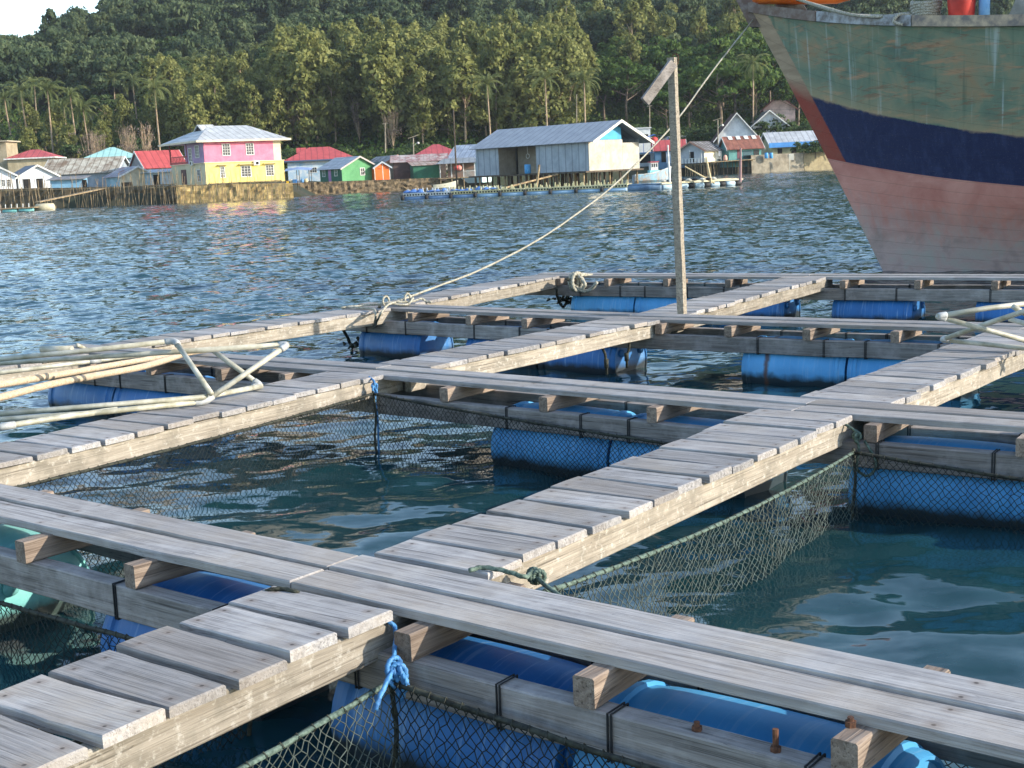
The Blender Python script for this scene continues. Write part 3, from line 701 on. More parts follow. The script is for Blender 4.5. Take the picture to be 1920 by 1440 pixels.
    b1 = bump(t, None, wv.outputs[1], .35, .03); b2 = bump(t, None, big, .5, .05, b1); bump(t, p, fine, .3, .01, b2)
hull_mat()
def sheer(s): return 3.30 + .93 * math.exp(-max(0, s + 2.0) / 2.8) + .012 * max(0, s - 6) ** 1.3
def stem_s(z): return -(.455 * z + .008 * z * z)
def band_lo(s): return 1.02 + .80 * math.exp(-(s + .9) / 3.0) - .02 * max(0, s)
def band_hi(s): return band_lo(s) + .62 + .32 * math.exp(-(s + 1.3) / 2.2)
LB = 15.0
def hb(s, z):                                           # half breadth
    x = s - stem_s(z); 
    if x <= 0: return 0.05
    full = 1.35 + .36 * max(0, z) - .02 * z * z
    u = min(1, x / (7.0 - .45 * z)); f = 1 - (1 - u) ** 2.1
    tail = max(0, s - 11) / 4; f *= 1 - .25 * tail ** 2
    return .05 + full * f * min(1, .55 + .45 * (z + .6) / 1.6 if z < 1 else 1)
NS, NZ = 72, 34
vs = []; bandv = []; aftv = []
for side in (1, -1):
    for i in range(NS + 1):
        for j in range(NZ + 1):
            tz = j / NZ; zz0 = -.5
            u = (i / NS) ** 1.6
            # march at constant u from stem to stern
            s_est = u * LB
            z = zz0 + (sheer(stem_s(4.2) + s_est * 1.15) - zz0) * tz
            s_ = stem_s(z) + u * (LB - stem_s(z))
            z = zz0 + (sheer(s_) - zz0) * tz
            s_ = stem_s(z) + u * (LB - stem_s(z))
            y = hb(s_, z) if i else .05
            vs.append((s_, -y * side, z)); lo, hi = band_lo(s_), band_hi(s_)
            bandv.append((z - lo) / (hi - lo)); aftv.append(u * (LB - stem_s(z)))
n1 = (NS + 1) * (NZ + 1); fs = []
for k_ in (0, 1):
    o_ = k_ * n1
    for i in range(NS):
        for j in range(NZ):
            q = (o_ + i * (NZ + 1) + j, o_ + (i + 1) * (NZ + 1) + j, o_ + (i + 1) * (NZ + 1) + j + 1, o_ + i * (NZ + 1) + j + 1)
            fs.append(q if k_ == 0 else q[::-1])
for j in range(NZ):                                     # stem face and transom
    fs.append((j, j + 1, n1 + j + 1, n1 + j)); a_ = NS * (NZ + 1) + j; fs.append((a_, n1 + a_, n1 + a_ + 1, a_ + 1))
me = bpy.data.meshes.new('hull'); me.from_pydata(vs, [], fs); me.materials.append(MATS['hull_paint'])
for nm, dat in (('band', bandv), ('aft', aftv)):
    a_ = me.attributes.new(nm, 'FLOAT', 'POINT'); a_.data.foreach_set('value', dat)
me.polygons.foreach_set('use_smooth', [True] * len(me.polygons)); bm = bmesh.new(); bm.from_mesh(me); bmesh.ops.recalc_face_normals(bm, faces=bm.faces); bm.to_mesh(me); bm.free()
link('hull', me, boat)
plain('rail_worn', 'b9a58a', .8, '77706a', 7, .004); plain('rail_white', 'a9aeb2', .75, '6f6a66', 9, .004, det=6); plain('rail_brown', '6e5c52', .85, '8a8078', 9, .004)
plain('boat_red', 'c23a30', .5, '9e2c26', 5); plain('boat_blue', '5b95cc', .5, '7fb0da', 5); plain('orange', 'ee7a2c', .45, 'd0601f', 4); plain('tarp_grey', '8b8f8c', .85, '6f7472', 5, .01)
plain('deck_wood', '7a6a58', .85, '55493c', 5)
# gunwale: caps in three painted lengths, with a rubbing edge
def edge(s0, s1, off, wd, zoff0, zoff1, n=14, sides=(1, -1)):
    m = MB(); 
    for side in sides:
        ring = []
        for i in range(n + 1):
            s_ = s0 + (s1 - s0) * i / n; z = sheer(s_); y = hb(s_, z)
            ring.append([(s_, -side * (y + off), z + zoff0), (s_, -side * (y + off), z + zoff1), (s_, -side * (y + off - wd), z + zoff1), (s_, -side * (y + off - wd), z + zoff0)])
        fl = [q for r_ in ring for q in r_]
        m.add(fl, [(i * 4 + j, i * 4 + (j + 1) % 4, i * 4 + 4 + (j + 1) % 4, i * 4 + 4 + j) for i in range(n) for j in range(4)] + [(0, 1, 2, 3), tuple(n * 4 + j for j in (3, 2, 1, 0))])
    return m
S0 = stem_s(4.22) + .02
for s0, s1, mt_ in ((S0, S0 + 1.15, 'rail_brown'), (S0 + 1.16, S0 + 2.55, 'rail_white'), (S0 + 2.56, S0 + 4.7, 'rail_worn'), (S0 + 4.71, LB, 'rail_brown')):
    for sd0 in (1, -1): part('gunwale', edge(s0, s1, .035, .20, -.10, .05, 22, (sd0,)), mt_, boat)
m = MB(); nn = 40; P_ = []
for i in range(nn + 1):
    s_ = S0 + .3 + (LB - S0 - .4) * i / nn; y = hb(s_, sheer(s_) - .45) - .06; P_ += [(s_, -y, sheer(s_) - .45), (s_, y, sheer(s_) - .45)]
m.add(P_, [(2 * i, 2 * i + 1, 2 * i + 3, 2 * i + 2) for i in range(nn)]); part('deck', m, 'deck_wood', boat)
m = MB(); sz = 4.42
m.prism([(S0 + .02, -.09, sheer(S0) - .32), (S0 + .24, -.10, sheer(S0) - .34), (S0 + .14, -.10, sheer(S0) + .2), (S0 - .23, -.09, sheer(S0) + .2)], (0, .19, 0)); part('stem_head', m, 'rail_brown', boat)
m = MB(); m.prism([(S0 + .45, -.30, sheer(S0 + .5) + .03), (S0 + 1.0, -.55, sheer(S0 + 1) + .03), (S0 + .9, -.55, sheer(S0 + .9) + .17), (S0 + .5, -.30, sheer(S0 + .5) + .2)], (0, .14, 0)); part('chock', m, 'rail_brown', boat)
def bpos(px, py, s_guess):                               # local point on the port rail above pixel column px
    return s_guess
def rail_pt(px):                                         # s where the port rail projects to pixel column px
    best = min((abs(_px(s_ * .02 + S0, px)), s_ * .02 + S0) for s_ in range(0, 330)); return best[1]
def _px(s_, px):
    z = sheer(s_); y = hb(s_, z); P = np.array(STEM + BX * s_ + BYv * y) - CAM; P[2] += z
    return CX + F_PX * (P @ RT) / (P @ FW) - px
sB = rail_pt(1735); z = sheer(sB); y = hb(sB, z)
m = MB(); m.tube([(sB, -y + .33, z - .12), (sB, -y + .33, z + .22)], .15, 18); m.tube([(sB, -y + .33, z + .22), (sB, -y + .33, z + .26)], .17, 18); part('bollard', m, 'boat_red', boat, False)
lp = [];
for i in range(64):
    a_ = i * .55; lp.append((sB + (.19 + .01 * math.sin(i)) * math.cos(a_), -y + .33 + .19 * math.sin(a_), z + .05 + i * .0035 + .01 * math.sin(i * 1.7)))
mr_ = MB(); mr_.tube(lp, .028, 7, twist=.4); mr_.tube(spline([(sB - .19, -y + .2, z + .08), (sB - .35, -y + .12, z + .1), (sB - .42, -y + .05, z - .0), (sB - .3, -y + .05, z - .05)], 5), .026, 7, twist=.4)
mr_.tube(spline([(sB - .15, -y + .33, z + .12), (sB - 1.0, -y + .35, z + .17), (S0 + .25, -.05, sheer(S0) + .25)], 8), .026, 7, twist=.4)
bw = lambda m_: [tuple(Vector((q[0] * math.cos(HD) - q[1] * math.sin(HD), q[0] * math.sin(HD) + q[1] * math.cos(HD), q[2])) + STEM) for q in m_.v]
mr_.v = bw(mr_); single('coiled_rope', mr_, 'rope_white', 'pale rope coiled round the red bollard on the boat', 'rope', smooth=True)
sR = rail_pt(1803); z = sheer(sR); y = hb(sR, z)
m = MB(); m.lathe([(-.02, .16), (.0, .17), (.35, .20), (.6, .24)], 14, Matrix.Translation((sR, -y + .35, z)) @ Matrix.Rotation(-math.pi / 2, 4, 'Y')); part('ventilator', m, 'boat_red', boat, True)
sU = rail_pt(1845); z = sheer(sU); y = hb(sU, z); m = MB(); m.tube([(sU, -y + .4, z - .1), (sU, -y + .4, z + .7)], .075, 14); part('pipe_post', m, 'boat_blue', boat, True)
sT = rail_pt(1895); z = sheer(sT); y = hb(sT, z)
m = MB(); m.prism([(sT - .15, -y + .5, z - .2), (sT + 2.2, -y + .5, z - .2), (sT + 2.2, -y + .5, z + 1.0), (sT + .35, -y + .5, z + .95)], (0, 1.6, 0)); part('tarpaulin', m, 'tarp_grey', boat)
# orange float lying in the bow
sF = rail_pt(1480); z = sheer(sF); y = hb(sF, z)
m = MB(); prof = [(-.75, .03), (-.72, .10), (-.62, .14), (0, .15), (.55, .15), (.66, .12), (.74, .10), (.78, .05)]
Mx = Matrix.Translation((sF + .15, -y + .14, z + .26)) @ Matrix.Rotation(rad(4), 4, 'Y')
m.lathe(prof, 18, Mx); m.v = bw(m); single('orange_float', m, 'orange', 'long orange float lying on the boat bow', 'float', smooth=True)

# mooring rope from bow to raft
zb_ = sheer(S0) - .17; bow = STEM + BX * (stem_s(zb_) + .03) + Vector((0, 0, zb_))
P0 = kn; Pl = [kn]
for px, py in ((820, 537), (900, 506), (1000, 455), (1080, 402), (1160, 339), (1260, 236), (1340, 128)):
    # intersect pixel ray with the vertical plane through both ends
    nrm_ = Vector((-(bow - P0).y, (bow - P0).x, 0)); v_ = Vector(ray(px, py)); tt = (P0 - Vector(CAM)).dot(nrm_) / v_.dot(nrm_); Pl.append(Vector(CAM) + v_ * tt)
Pl.append(bow)
kx = [[Z(640, 577, zt), Z(680, 573, zt), Z(720, 569, zt + .02), kn], [Z(648, 576, zt), Z(690, 578, zt), Z(703, 582, zt), Z(704, 595, .46), Z(700, 615, .3), Z(688, 634, .14)],
      [kn, Z(727, 572, zt + .02), Z(716, 585, zt), Z(708, 600, .42), Z(704, 612, .32)], loop(kn - Vector((.10, .0, -.01)), Vector((.6, .4, 0)), Uz, .05, 1, 12), loop(kn + Vector((.12, .05, .02)), Vector((.5, .3, 0)), Uz, .055, 1, 12),
      [kn - Vector((.1, 0, 0)), kn + Vector((0, -.03, -.02)), kn + Vector((.12, .0, -.03)), kn + Vector((.18, .05, .03))], [kn, kn + Vector((.15, .05, -.01)), kn + Vector((.26, .12, .01)), kn + Vector((.30, .12, -.02)), kn + Vector((.36, .1, -.03))]]
rope('mooring_rope', Pl, .0115, 'rope_white', 'long pale mooring rope running from the boat bow to the raft', 10, extra=kx)
# ------------------------------------------------------------------ village across the water
_pm = {}
def pm(c, c2=None, rough=.7, kind='wall'):
    key = (c, c2, kind)
    if key in _pm: return _pm[key]
    nm = kind + '_' + c
    while nm in MATS: nm += 'x'
    m, t, p = newmat(nm); c1 = lin(c); cb = lin(c2) if c2 else tuple(x * .8 for x in c1[:3]) + (1,)
    v = coords(t, (1, 1, 1)); f = tex(t, v, .9, 6, .65, .4); st = tex(t, coords(t, (3.5, 3.5, .35)), 1.3, 5, .6)
    cc = ramp(t, f, [(.35, cb), (.62, c1)]); cc = mix(t, ramp(t, st, [(.5, (0, 0, 0)), (.75, (.55, .55, .55))]), cc, cb)
    t.links.new(cc, p.inputs['Base Color']); p.inputs['Roughness'].default_value = rough
    if kind in ('board', 'roof', 'sheet'):
        wv = N(t, "ShaderNodeTexWave", wave_type='BANDS', bands_direction='Z' if kind == 'board' else 'X', wave_profile='SAW' if kind == 'board' else 'SIN'); wv.inputs['Scale'].default_value = 1.6 if kind == 'board' else 2.2
        t.links.new(v, wv.inputs[0]); bump(t, p, wv.outputs[1], .6, .04)
    if kind in ('roof', 'sheet'):
        ln = N(t, "ShaderNodeTexWave", wave_type='BANDS', bands_direction='X'); ln.inputs['Scale'].default_value = .33; ln.inputs['Distortion'].default_value = .8; t.links.new(v, ln.inputs[0])
        cc = mix(t, ramp(t, ln.outputs[1], [(.02, (.6, .6, .6)), (.10, (0, 0, 0))]), cc, tuple(x * .45 for x in cb[:3]) + (1,))
        cc = mix(t, ramp(t, tex(t, coords(t, (1, .4, .4)), .55, 5, .7), [(.56, (0, 0, 0)), (.66, (.6, .6, .6))]), cc, cb); t.links.new(cc, p.inputs['Base Color'])
    _pm[key] = nm; return nm
plain('glass', '20262a', .35, '2b3238', 3); plain('dark_inside', '14120f', .9); plain('trim_white', 'dcdcd6', .6, 'b9b9b2', 3)
plain('stick', 'a8926e', .9, '6f5d44', 3); plain('stilt', '5d5142', .9, '3a3128', 2); plain('stone', '7d6c52', .95, '463c2c', 2.2, .3, det=6); plain('concrete', '9b927f', .9, '776e5d', 1.2, .03)
def facing(face, Wd, Dp, u, z, out):
    if face == 'F': return Vector((u, -out, z))
    if face == 'R': return Vector((Wd + out, u, z))
    if face == 'L': return Vector((-out, u, z))
def rect0(m, face, Wd, Dp, u0, u1, z0, z1, o0, o1):
    a, b = facing(face, Wd, Dp, u0, z0, o0), facing(face, Wd, Dp, u1, z1, o1)
    m.box(min(a.x, b.x), max(a.x, b.x), min(a.y, b.y), max(a.y, b.y), z0, z1)
rect = rect0
def window(t, face, Wd, Dp, u, z, w_, h_, bars=(2, 3), frame='trim_white', off=0.0):
    rect = lambda m_, f_, W_, D_, a_, b_, c_, d_, o0_, o1_: rect0(m_, f_, W_, D_, a_, b_, c_, d_, o0_ + off, o1_ + off)
    m = MB(); fw = .09
    for a, b, c_, d_ in ((u, u + w_, z, z + fw), (u, u + w_, z + h_ - fw, z + h_), (u, u + fw, z + fw, z + h_ - fw), (u + w_ - fw, u + w_, z + fw, z + h_ - fw)): rect(m, face, Wd, Dp, a, b, c_, d_, -.02, .07)
    for i in range(1, bars[0] + 1):
        x = u + fw + (w_ - 2 * fw) * i / (bars[0] + 1); rect(m, face, Wd, Dp, x - .022, x + .022, z + fw, z + h_ - fw, .0, .05)
    for i in range(1, bars[1] + 1):
        y = z + fw + (h_ - 2 * fw) * i / (bars[1] + 1); rect(m, face, Wd, Dp, u + fw, u + w_ - fw, y - .02, y + .02, .0, .046)
    o = part('window', m, frame, t)
    m = MB(); rect(m, face, Wd, Dp, u + .03, u + w_ - .03, z + .03, z + h_ - .03, -.05, .012); part('pane', m, 'glass', o)
def door(t, face, Wd, Dp, u, z, w_, h_, mt='dark_inside', out=.03):  # default near-black panel: shade of an unlit opening put into its colour
    m = MB(); rect(m, face, Wd, Dp, u, u + w_, z, z + h_, -.05, out); part('door', m, mt, t)
def slab(m, pts, th):
    n = (Vector(pts[1]) - Vector(pts[0])).cross(Vector(pts[2]) - Vector(pts[0])).normalized()
    if n.z < 0: n = -n
    m.prism(pts, n * th)
def house(name, px, py, D, yaw, Wd, Dp, h, roof, rh, wall, roofm, label, over=.45, fascia='trim_white', side=None, foot=1.0, z=None, cat='house'):
    p = at_y(px, py, D); 
    if z is not None: p.z = z
    t = thing(name, p, rad(yaw), label, cat)
    m = MB()
    if roof == 'gy':
        pts = [(0, 0, -foot), (Wd, 0, -foot), (Wd, 0, h), (Wd / 2, 0, h + rh), (0, 0, h)]; m.prism(pts, (0, Dp, 0))
    elif roof == 'gx':
        pts = [(0, 0, -foot), (0, Dp, -foot), (0, Dp, h), (0, Dp / 2, h + rh), (0, 0, h)]; m.prism(pts, (Wd, 0, 0))
    elif roof == 'shed':
        m.prism([(0, 0, -foot), (0, Dp, -foot), (0, Dp, h + rh), (0, 0, h)], (Wd, 0, 0))
    else: m.box(0, Wd, 0, Dp, -foot, h)
    wo = part('wall', m, wall, t)
    if side:                                    # side walls in another colour: thin cladding
        for f_, mt_ in side.items():
            m = MB(); 
            if f_ == 'F': m.box(.0, Wd, -.03, 0, 0, h)
            elif f_ == 'L': m.box(-.03, 0, 0.0, Dp, 0, h)
            elif f_ == 'R': m.box(Wd, Wd + .03, 0, Dp, 0, h)
            part('side_wall', m, mt_, t)
    e = over; th = .07
    if roof in ('gx', 'gy'):
        half = (Dp if roof == 'gx' else Wd) / 2; sl = rh / half; lo = h - e * sl
        for s in (0, 1):
            m = MB()
            if roof == 'gx':
                y0 = -e if s == 0 else Dp + e; slab(m, [(-e, y0, lo), (Wd + e, y0, lo), (Wd + e, Dp / 2, h + rh), (-e, Dp / 2, h + rh)], th)
            else:
                x0 = -e if s == 0 else Wd + e; slab(m, [(x0, -e, lo), (x0, Dp + e, lo), (Wd / 2, Dp + e, h + rh), (Wd / 2, -e, h + rh)], th)
            part('roof', m, roofm, t)
        m = MB(); zt_ = h + rh; f2 = .16
        if roof == 'gy':
            for yy in (-e - .02,):
                for s in (0, 1):
                    x0 = -e if s == 0 else Wd + e; m.prism([(x0, yy, lo - f2), (Wd / 2, yy, zt_ - f2), (Wd / 2, yy, zt_ + .09), (x0, yy, lo + .09)], (0, .06, 0))
        else:
            for xx in (-e - .02, Wd + e - .04):
                for s in (0, 1):
                    y0 = -e if s == 0 else Dp + e; m.prism([(xx, y0, lo - f2), (xx, Dp / 2, zt_ - f2), (xx, Dp / 2, zt_ + .09), (xx, y0, lo + .09)], (.06, 0, 0))
        part('bargeboard', m, fascia, t)
    elif roof == 'hip':
        r_ = min(Wd, Dp) / 2; x0, x1, y0, y1 = -e, Wd + e, -e, Dp + e
        if Wd >= Dp: A, B = (r_ * .95, Dp / 2, h + rh), (Wd - r_ * .95, Dp / 2, h + rh)
        else: A, B = (Wd / 2, r_ * .95, h + rh), (Wd / 2, Dp - r_ * .95, h + rh)
        m = MB(); v = [(x0, y0, h), (x1, y0, h), (x1, y1, h), (x0, y1, h), A, B] + [(x0, y0, h - .14), (x1, y0, h - .14), (x1, y1, h - .14), (x0, y1, h - .14)]
        if Wd >= Dp: f = [(0, 1, 5, 4), (1, 2, 5), (2, 3, 4, 5), (3, 0, 4)]
        else: f = [(0, 1, 4), (1, 2, 5, 4), (2, 3, 5), (3, 0, 4, 5)]
        f += [(6, 7, 1, 0), (7, 8, 2, 1), (8, 9, 3, 2), (9, 6, 0, 3), (9, 8, 7, 6)]
        m.add(v, f); part('roof', m, roofm, t)
        m = MB()
        for a in (x0, x1): m.bar((a, y0, h - .06), (a, y1, h - .06), .06, .2)
        for b in (y0, y1): m.bar((x0, b, h - .06), (x1, b, h - .06), .06, .2)
        part('bargeboard', m, fascia, t)
    elif roof == 'shed':
        sl = rh / Dp; m = MB(); slab(m, [(-e, -e, h - e * sl), (Wd + e, -e, h - e * sl), (Wd + e, Dp + e, h + rh + e * sl), (-e, Dp + e, h + rh + e * sl)], th); part('roof', m, roofm, t)
    elif roof == 'flat':
        m = MB(); m.box(-e, Wd + e, -e, Dp + e, h, h + .18); part('roof', m, roofm, t)
    return t
def mm(p, D): return p * D / F_PX
wht, cream = pm('e4e8ea', 'c4cace', kind='board'), pm('d5cdb4', 'b3a98e')
redr, greyr, rustr = pm('bb5552', 'a34442', .55, 'roof'), pm('a9acae', '8b8d8f', .45, 'roof'), pm('6f4a3e', '96705e', .8, 'roof')
t = house('concrete_block', -40, 320, 214, 0, 4.75, 5, 4.35, 'flat', 0, pm('a89c82', '8d8168'), pm('b5ab94'), 'bare concrete block with a small dark window beside the low red roof', cat='building'); window(t, 'F', 4.75, 5, 3.3, 3.3, .6, .45, (0, 0), 'concrete')
house('house', 16, 322, 212, 4, 7.1, 6, 2.0, 'hip', 1.35, pm('b9ab8c', '9a8d70'), redr, 'low house with red hipped roof and bare cream wall')
t = house('house', 36, 354, 186, 32, 5.3, 6.5, 1.7, 'gy', 1.45, wht, pm('6d7178', '55585e', .6, 'roof'), 'white gabled house with slate grey roof by the stick jetty'); door(t, 'F', 5.3, 6.5, .6, 0, 1.0, 1.3); door(t, 'F', 5.3, 6.5, 2.4, 0, .9, 1.3)
t = house('house', -46, 358, 183, 20, 5.3, 6, 2.0, 'gy', 1.5, wht, pm('a5a8aa', None, .6, 'roof'), 'white house with a pair of barred windows on the shore'); window(t, 'F', 5.3, 6, 3.4, .4, .55, 1.0, (1, 2)); window(t, 'F', 5.3, 6, 4.15, .4, .55, 1.0, (1, 2))
t = house('shed', 95, 354, 182, 3, 4.25, 3, 1.15, 'shed', .35, pm('8fbcd6', '74a2bf', kind='board'), pm('6b6a6a', '8d8b88', .7, 'roof'), 'light blue plank shed on the stick jetty', cat='shed'); door(t, 'F', 4.25, 3, 4.3, 0, .6, 1.0)
m = MB()
for i in range(6): m.tube([(.4 * i - 1.9, -.7, -1.2), (.4 * i - 1.9, -.7, 1.05)], .035, 5)
house('house', 84, 346, 197, -4, 10.8, 6.5, 1.55, 'gx', 2.05, pm('9aa6ad', '7e8a92'), pm('c4bfae', '7a6652', .85, 'roof'), 'house under a wide mottled white and rusty corrugated roof', fascia=pm('d0d4d6'))
house('house', 166, 318, 214, 8, 6.9, 6.5, 1.7, 'hip', 1.75, pm('7fb4d8', 'c9cfcf'), pm('a8d0c8', '8dbcb4', .5, 'roof'), 'house with pale teal hipped roof against the dark slope', over=.9, fascia=pm('9fd0cc'))
house('house', 275, 347, 191, 35, 6.2, 6.3, 2.5, 'gx', 2.35, pm('8d8d8e', '747476'), redr, 'house with steep red roof and grey gable beside the pink house', over=.3)
t = house('house', 226, 352, 181, 40, 5.1, 4.3, 1.6, 'gy', 1.15, cream, pm('7a4a44', 'a9adb0', .6, 'roof'), 'small house with cream gable, blue side and brown roof', side={'L': pm('a5c4cf', '86a8b6', kind='board')}); door(t, 'F', 5.1, 4.3, .2, -.2, 1.5, .9, 'stilt')
t = house('shack', 273, 352, 183, -4, 4.0, 3, 2.0, 'shed', .35, pm('8fb0c0', 'c3c8c8', kind='board'), pm('d5d8d8', 'aab0b0', .6, 'roof'), 'flat white-roofed shack wedged against the pink house', cat='shack'); door(t, 'F', 4, 3, 1.2, 0, .9, 1.7); door(t, 'F', 4, 3, 2.3, 0, 1.5, 1.8, pm('c9cccc'))

# two-storey pink and yellow house
D0 = 172; yw = 35; WW, DD = 11.0, 11.6; h1 = 2.8; h2 = 5.5
pink, yel, pur = pm('e08098', 'cf6a84', .6, 'board'), pm('e9d97c', 'dcc861'), pm('a389ad', '8d7499', .6, 'board')
p = at_y(388, 346, D0); t = thing('two_storey_house', p, rad(yw), 'two-storey house with pink upper floor and yellow ground floor', 'house')
m = MB(); m.box(0, WW, 0, DD, 0, h1); part('lower_wall', m, yel, t)
m = MB(); m.box(-.03, 0, 0, DD, 0, h1 - .02); part('lower_side_wall', m, pm('c9bf9f', 'b3a988'), t)
m = MB(); m.box(-.05, WW - 1.35, -.04, DD * .55, h1 + .002, h2); part('upper_wall', m, pink, t)
m = MB(); m.box(-.09, -.05, 0, DD * .55, h1, h2 - .002); part('upper_side_wall', m, pur, t)
m = MB(); m.box(2.0, WW - 1.36, DD * .55, DD, h1, h2); part('upper_back_wall', m, pur, t)
m = MB(); m.box(WW - 1.35, WW - .3, -.02, DD * .9, h1, h2); part('upper_end_wall', m, pm('dccfb0', 'c6b894'), t)
m = MB(); m.box(-.2, WW + .1, -.12, DD + .1, h1 - .1, h1); part('floor_slab', m, pm('d8c8a8'), t)
e = 1.15; x0, x1, y0, y1 = -1.3, WW + .9, -.8, DD + .9
m = MB(); v = [(x0, y0, h2), (x1, y0, h2), (x1, y1, h2), (x0, y1, h2), (3.2, DD / 2, h2 + 2.15), (WW - 2.2, DD / 2, h2 + 2.15)] + [(a, b, h2 - .1) for a, b in ((x0, y0), (x1, y0), (x1, y1), (x0, y1))]
m.add(v, [(0, 1, 5, 4), (1, 2, 5), (2, 3, 4, 5), (3, 0, 4), (6, 7, 1, 0), (7, 8, 2, 1), (8, 9, 3, 2), (9, 6, 0, 3), (9, 8, 7, 6)]); part('roof', m, pm('c3c5c4', 'a3a5a4', .5, 'roof'), t)
m = MB()
for a, b in (((x0, y0), (x1, y0)), ((x0, y0), (x0, y1)), ((x1, y0), (x1, y1))): m.bar((*a, h2 - .05), (*b, h2 - .05), .08, .26)
part('fascia', m, pm('d8c9b0', 'bfae92'), t)
m = MB(); m.prism([(1.9, DD / 2 - 1.5, h2 + 1.35), (1.9, DD / 2 + 1.5, h2 + 1.35), (1.9, DD / 2, h2 + 2.2)], (1.6, 0, 0)); part('roof_vent', m, 'dark_inside', t)
m = MB(); 
for s in (-1, 1): m.prism([(1.7, DD / 2 + s * 1.75, h2 + 1.22), (1.7, DD / 2, h2 + 2.24), (1.7, DD / 2, h2 + 2.34), (1.7, DD / 2 + s * 1.75, h2 + 1.32)], (2.2, 0, 0))
part('vent_roof', m, pm('c3c5c4', 'a3a5a4', .5, 'roof'), t)
for u in (2.4, 5.7): window(t, 'F', WW, DD, u, h1 + .75, 1.15, 1.55, (2, 3), off=.045)
for u, w_ in ((1.9, .7), (4.8, 1.45), (8.3, 1.2)):
    window(t, 'F', WW, DD, u, .75, w_, 1.45, (2, 3))
    m = MB(); m.box(u - .35, u + w_ + .35, -.55, 0, 2.35, 2.43); part('window_hood', m, pm('b8a878'), t)
window(t, 'L', WW, DD, 1.4, h1 + .65, 1.3, 1.6, (2, 3), off=.095); window(t, 'L', WW, DD, 1.6, .4, 1.2, 1.6, (2, 3), off=.035); door(t, 'L', WW, DD, 6.5, 0, 1.8, 2.1, pm('5a3a30'), .06); window(t, 'L', WW, DD, 3.9, h1 + .1, 1.1, 1.9, (1, 3), off=.095)
m = MB(); 
for i in range(12): m.box(-.12, -.08, 5.7 + i * .52, 5.83 + i * .52, h1, h1 + .95)
m.box(-.13, -.07, 5.55, DD, h1 + .92, h1 + 1.05); m.box(-.13, -.07, 5.55, DD, h1 + .05, h1 + .3); part('balcony_rail', m, pm('a8443c'), t)
for yy in (5.6, DD - .1):
    m = MB(); m.box(-.15, 0, yy, yy + .15, h1, h2); part('balcony_post', m, pm('8a3530'), t)
for f_, u, zz in (('F', 6.6, 2.2), ('L', 3.6, 2.55)):
    m = MB(); rect(m, f_, WW, DD, u, u + .8, zz, zz + .55, .02, .32); o = part('air_conditioner', m, 'trim_white', t); m = MB(); rect(m, f_, WW, DD, u + .28, u + .65, zz + .1, zz + .45, .32, .34); part('grille', m, 'dark_inside', o)

t = house('house', 541, 337, 213, 8, 10.4, 7.5, 2.9, 'hip', 2.1, pm('7fa9c4', 'c9cdcc'), redr, 'house with bright red hipped roof behind the tarpaulin stall', over=.7, fascia=pm('3b5a78')); window(t, 'F', 10.4, 7.5, 3.4, .9, 1.2, .9, (2, 1))
m = MB(); m.prism([(1.5, 2.4, 4.15), (1.5, 5.0, 4.15), (1.5, 3.7, 5.0)], (1.6, 0, 0)); part('roof_vent', m, redr, t)
# tarpaulin stall
p = at_y(536, 344, 186); t = thing('market_stall', p, 0, 'stall under a blue-grey tarpaulin beside the yellow house', 'stall')
for x_ in (0, 1.6, 3.3):
    for y_ in (0, 2.2):
        m = MB(); m.tube([(x_, y_, -1), (x_, y_, 1.75)], .05, 6); part('post', m, 'stilt', t)
m = MB(); m.add([(-.2, -.3, 1.62), (1.6, -.4, 1.85), (3.6, -.3, 1.66), (3.6, 2.4, 2.0), (1.6, 2.4, 2.2), (-.2, 2.4, 2.05)], [(0, 1, 4, 5), (1, 2, 3, 4)]); part('tarpaulin', m, pm('8fa3c4', '6f86ad', kind='cloth'), t)
rs = random.Random(3)
for i, (c_, nm_, lb) in enumerate((('e0b83a', 'crate', 'yellow crate under the tarpaulin stall'), ('d8dadc', 'sack', 'white sack heaped under the tarpaulin stall'), ('3f78b8', 'crate', 'blue crate stacked under the tarpaulin stall'), ('c9cbd0', 'crate', 'white crate under the tarpaulin stall'), ('5d8fc4', 'barrel', 'small blue barrel at the end of the stall'), ('c8b48e', 'sack', 'tan sack by the end of the stall'))):
    m = MB(); s_ = .35 + .1 * (i % 3); q = p + Vector((.35 + i * .5, -.5 + .3 * (i % 2), 0)); 
    if nm_ == 'crate':
        m.box(-s_ / 2, s_ / 2, -s_ / 2, s_ / 2, 0, s_ * .9, Matrix.Translation(q)); m.box(-s_ / 2 - .03, s_ / 2 + .03, -s_ / 2 - .03, s_ / 2 + .03, s_ * .75, s_ * .8, Matrix.Translation(q))
    else: m.lathe([(0, .12), (.05, s_ * .5), (.3, s_ * .55), (.5, s_ * .4), (.55, .1)], 12, Matrix.Translation(q) @ Matrix.Rotation(-math.pi / 2, 4, 'Y'))
    single(nm_, m, pm(c_), lb, nm_)
gr, gd = pm('5f9e6a', '4d8a58', .7, 'board'), pm('2f6f55', '265c46', .7, 'board')
t = house('house', 642, 340, 201, 38, 6.2, 6.4, 2.05, 'gy', 1.55, gr, pm('b4bbc0', '8f979d', .45, 'roof'), 'green plank house with grey metal roof on the stone wall', side={'L': gd}, fascia=pm('b9aea6'))
window(t, 'F', 6.2, 6.4, 3.2, .75, .85, 1.15, (1, 1)); window(t, 'L', 6.2, 6.4, 1.2, .8, .9, 1.1, (1, 1)); window(t, 'L', 6.2, 6.4, 4.8, .8, .9, 1.1, (1, 1)); door(t, 'L', 6.2, 6.4, 3.1, 0, .8, 1.9, pm('b07fb0'), .05)
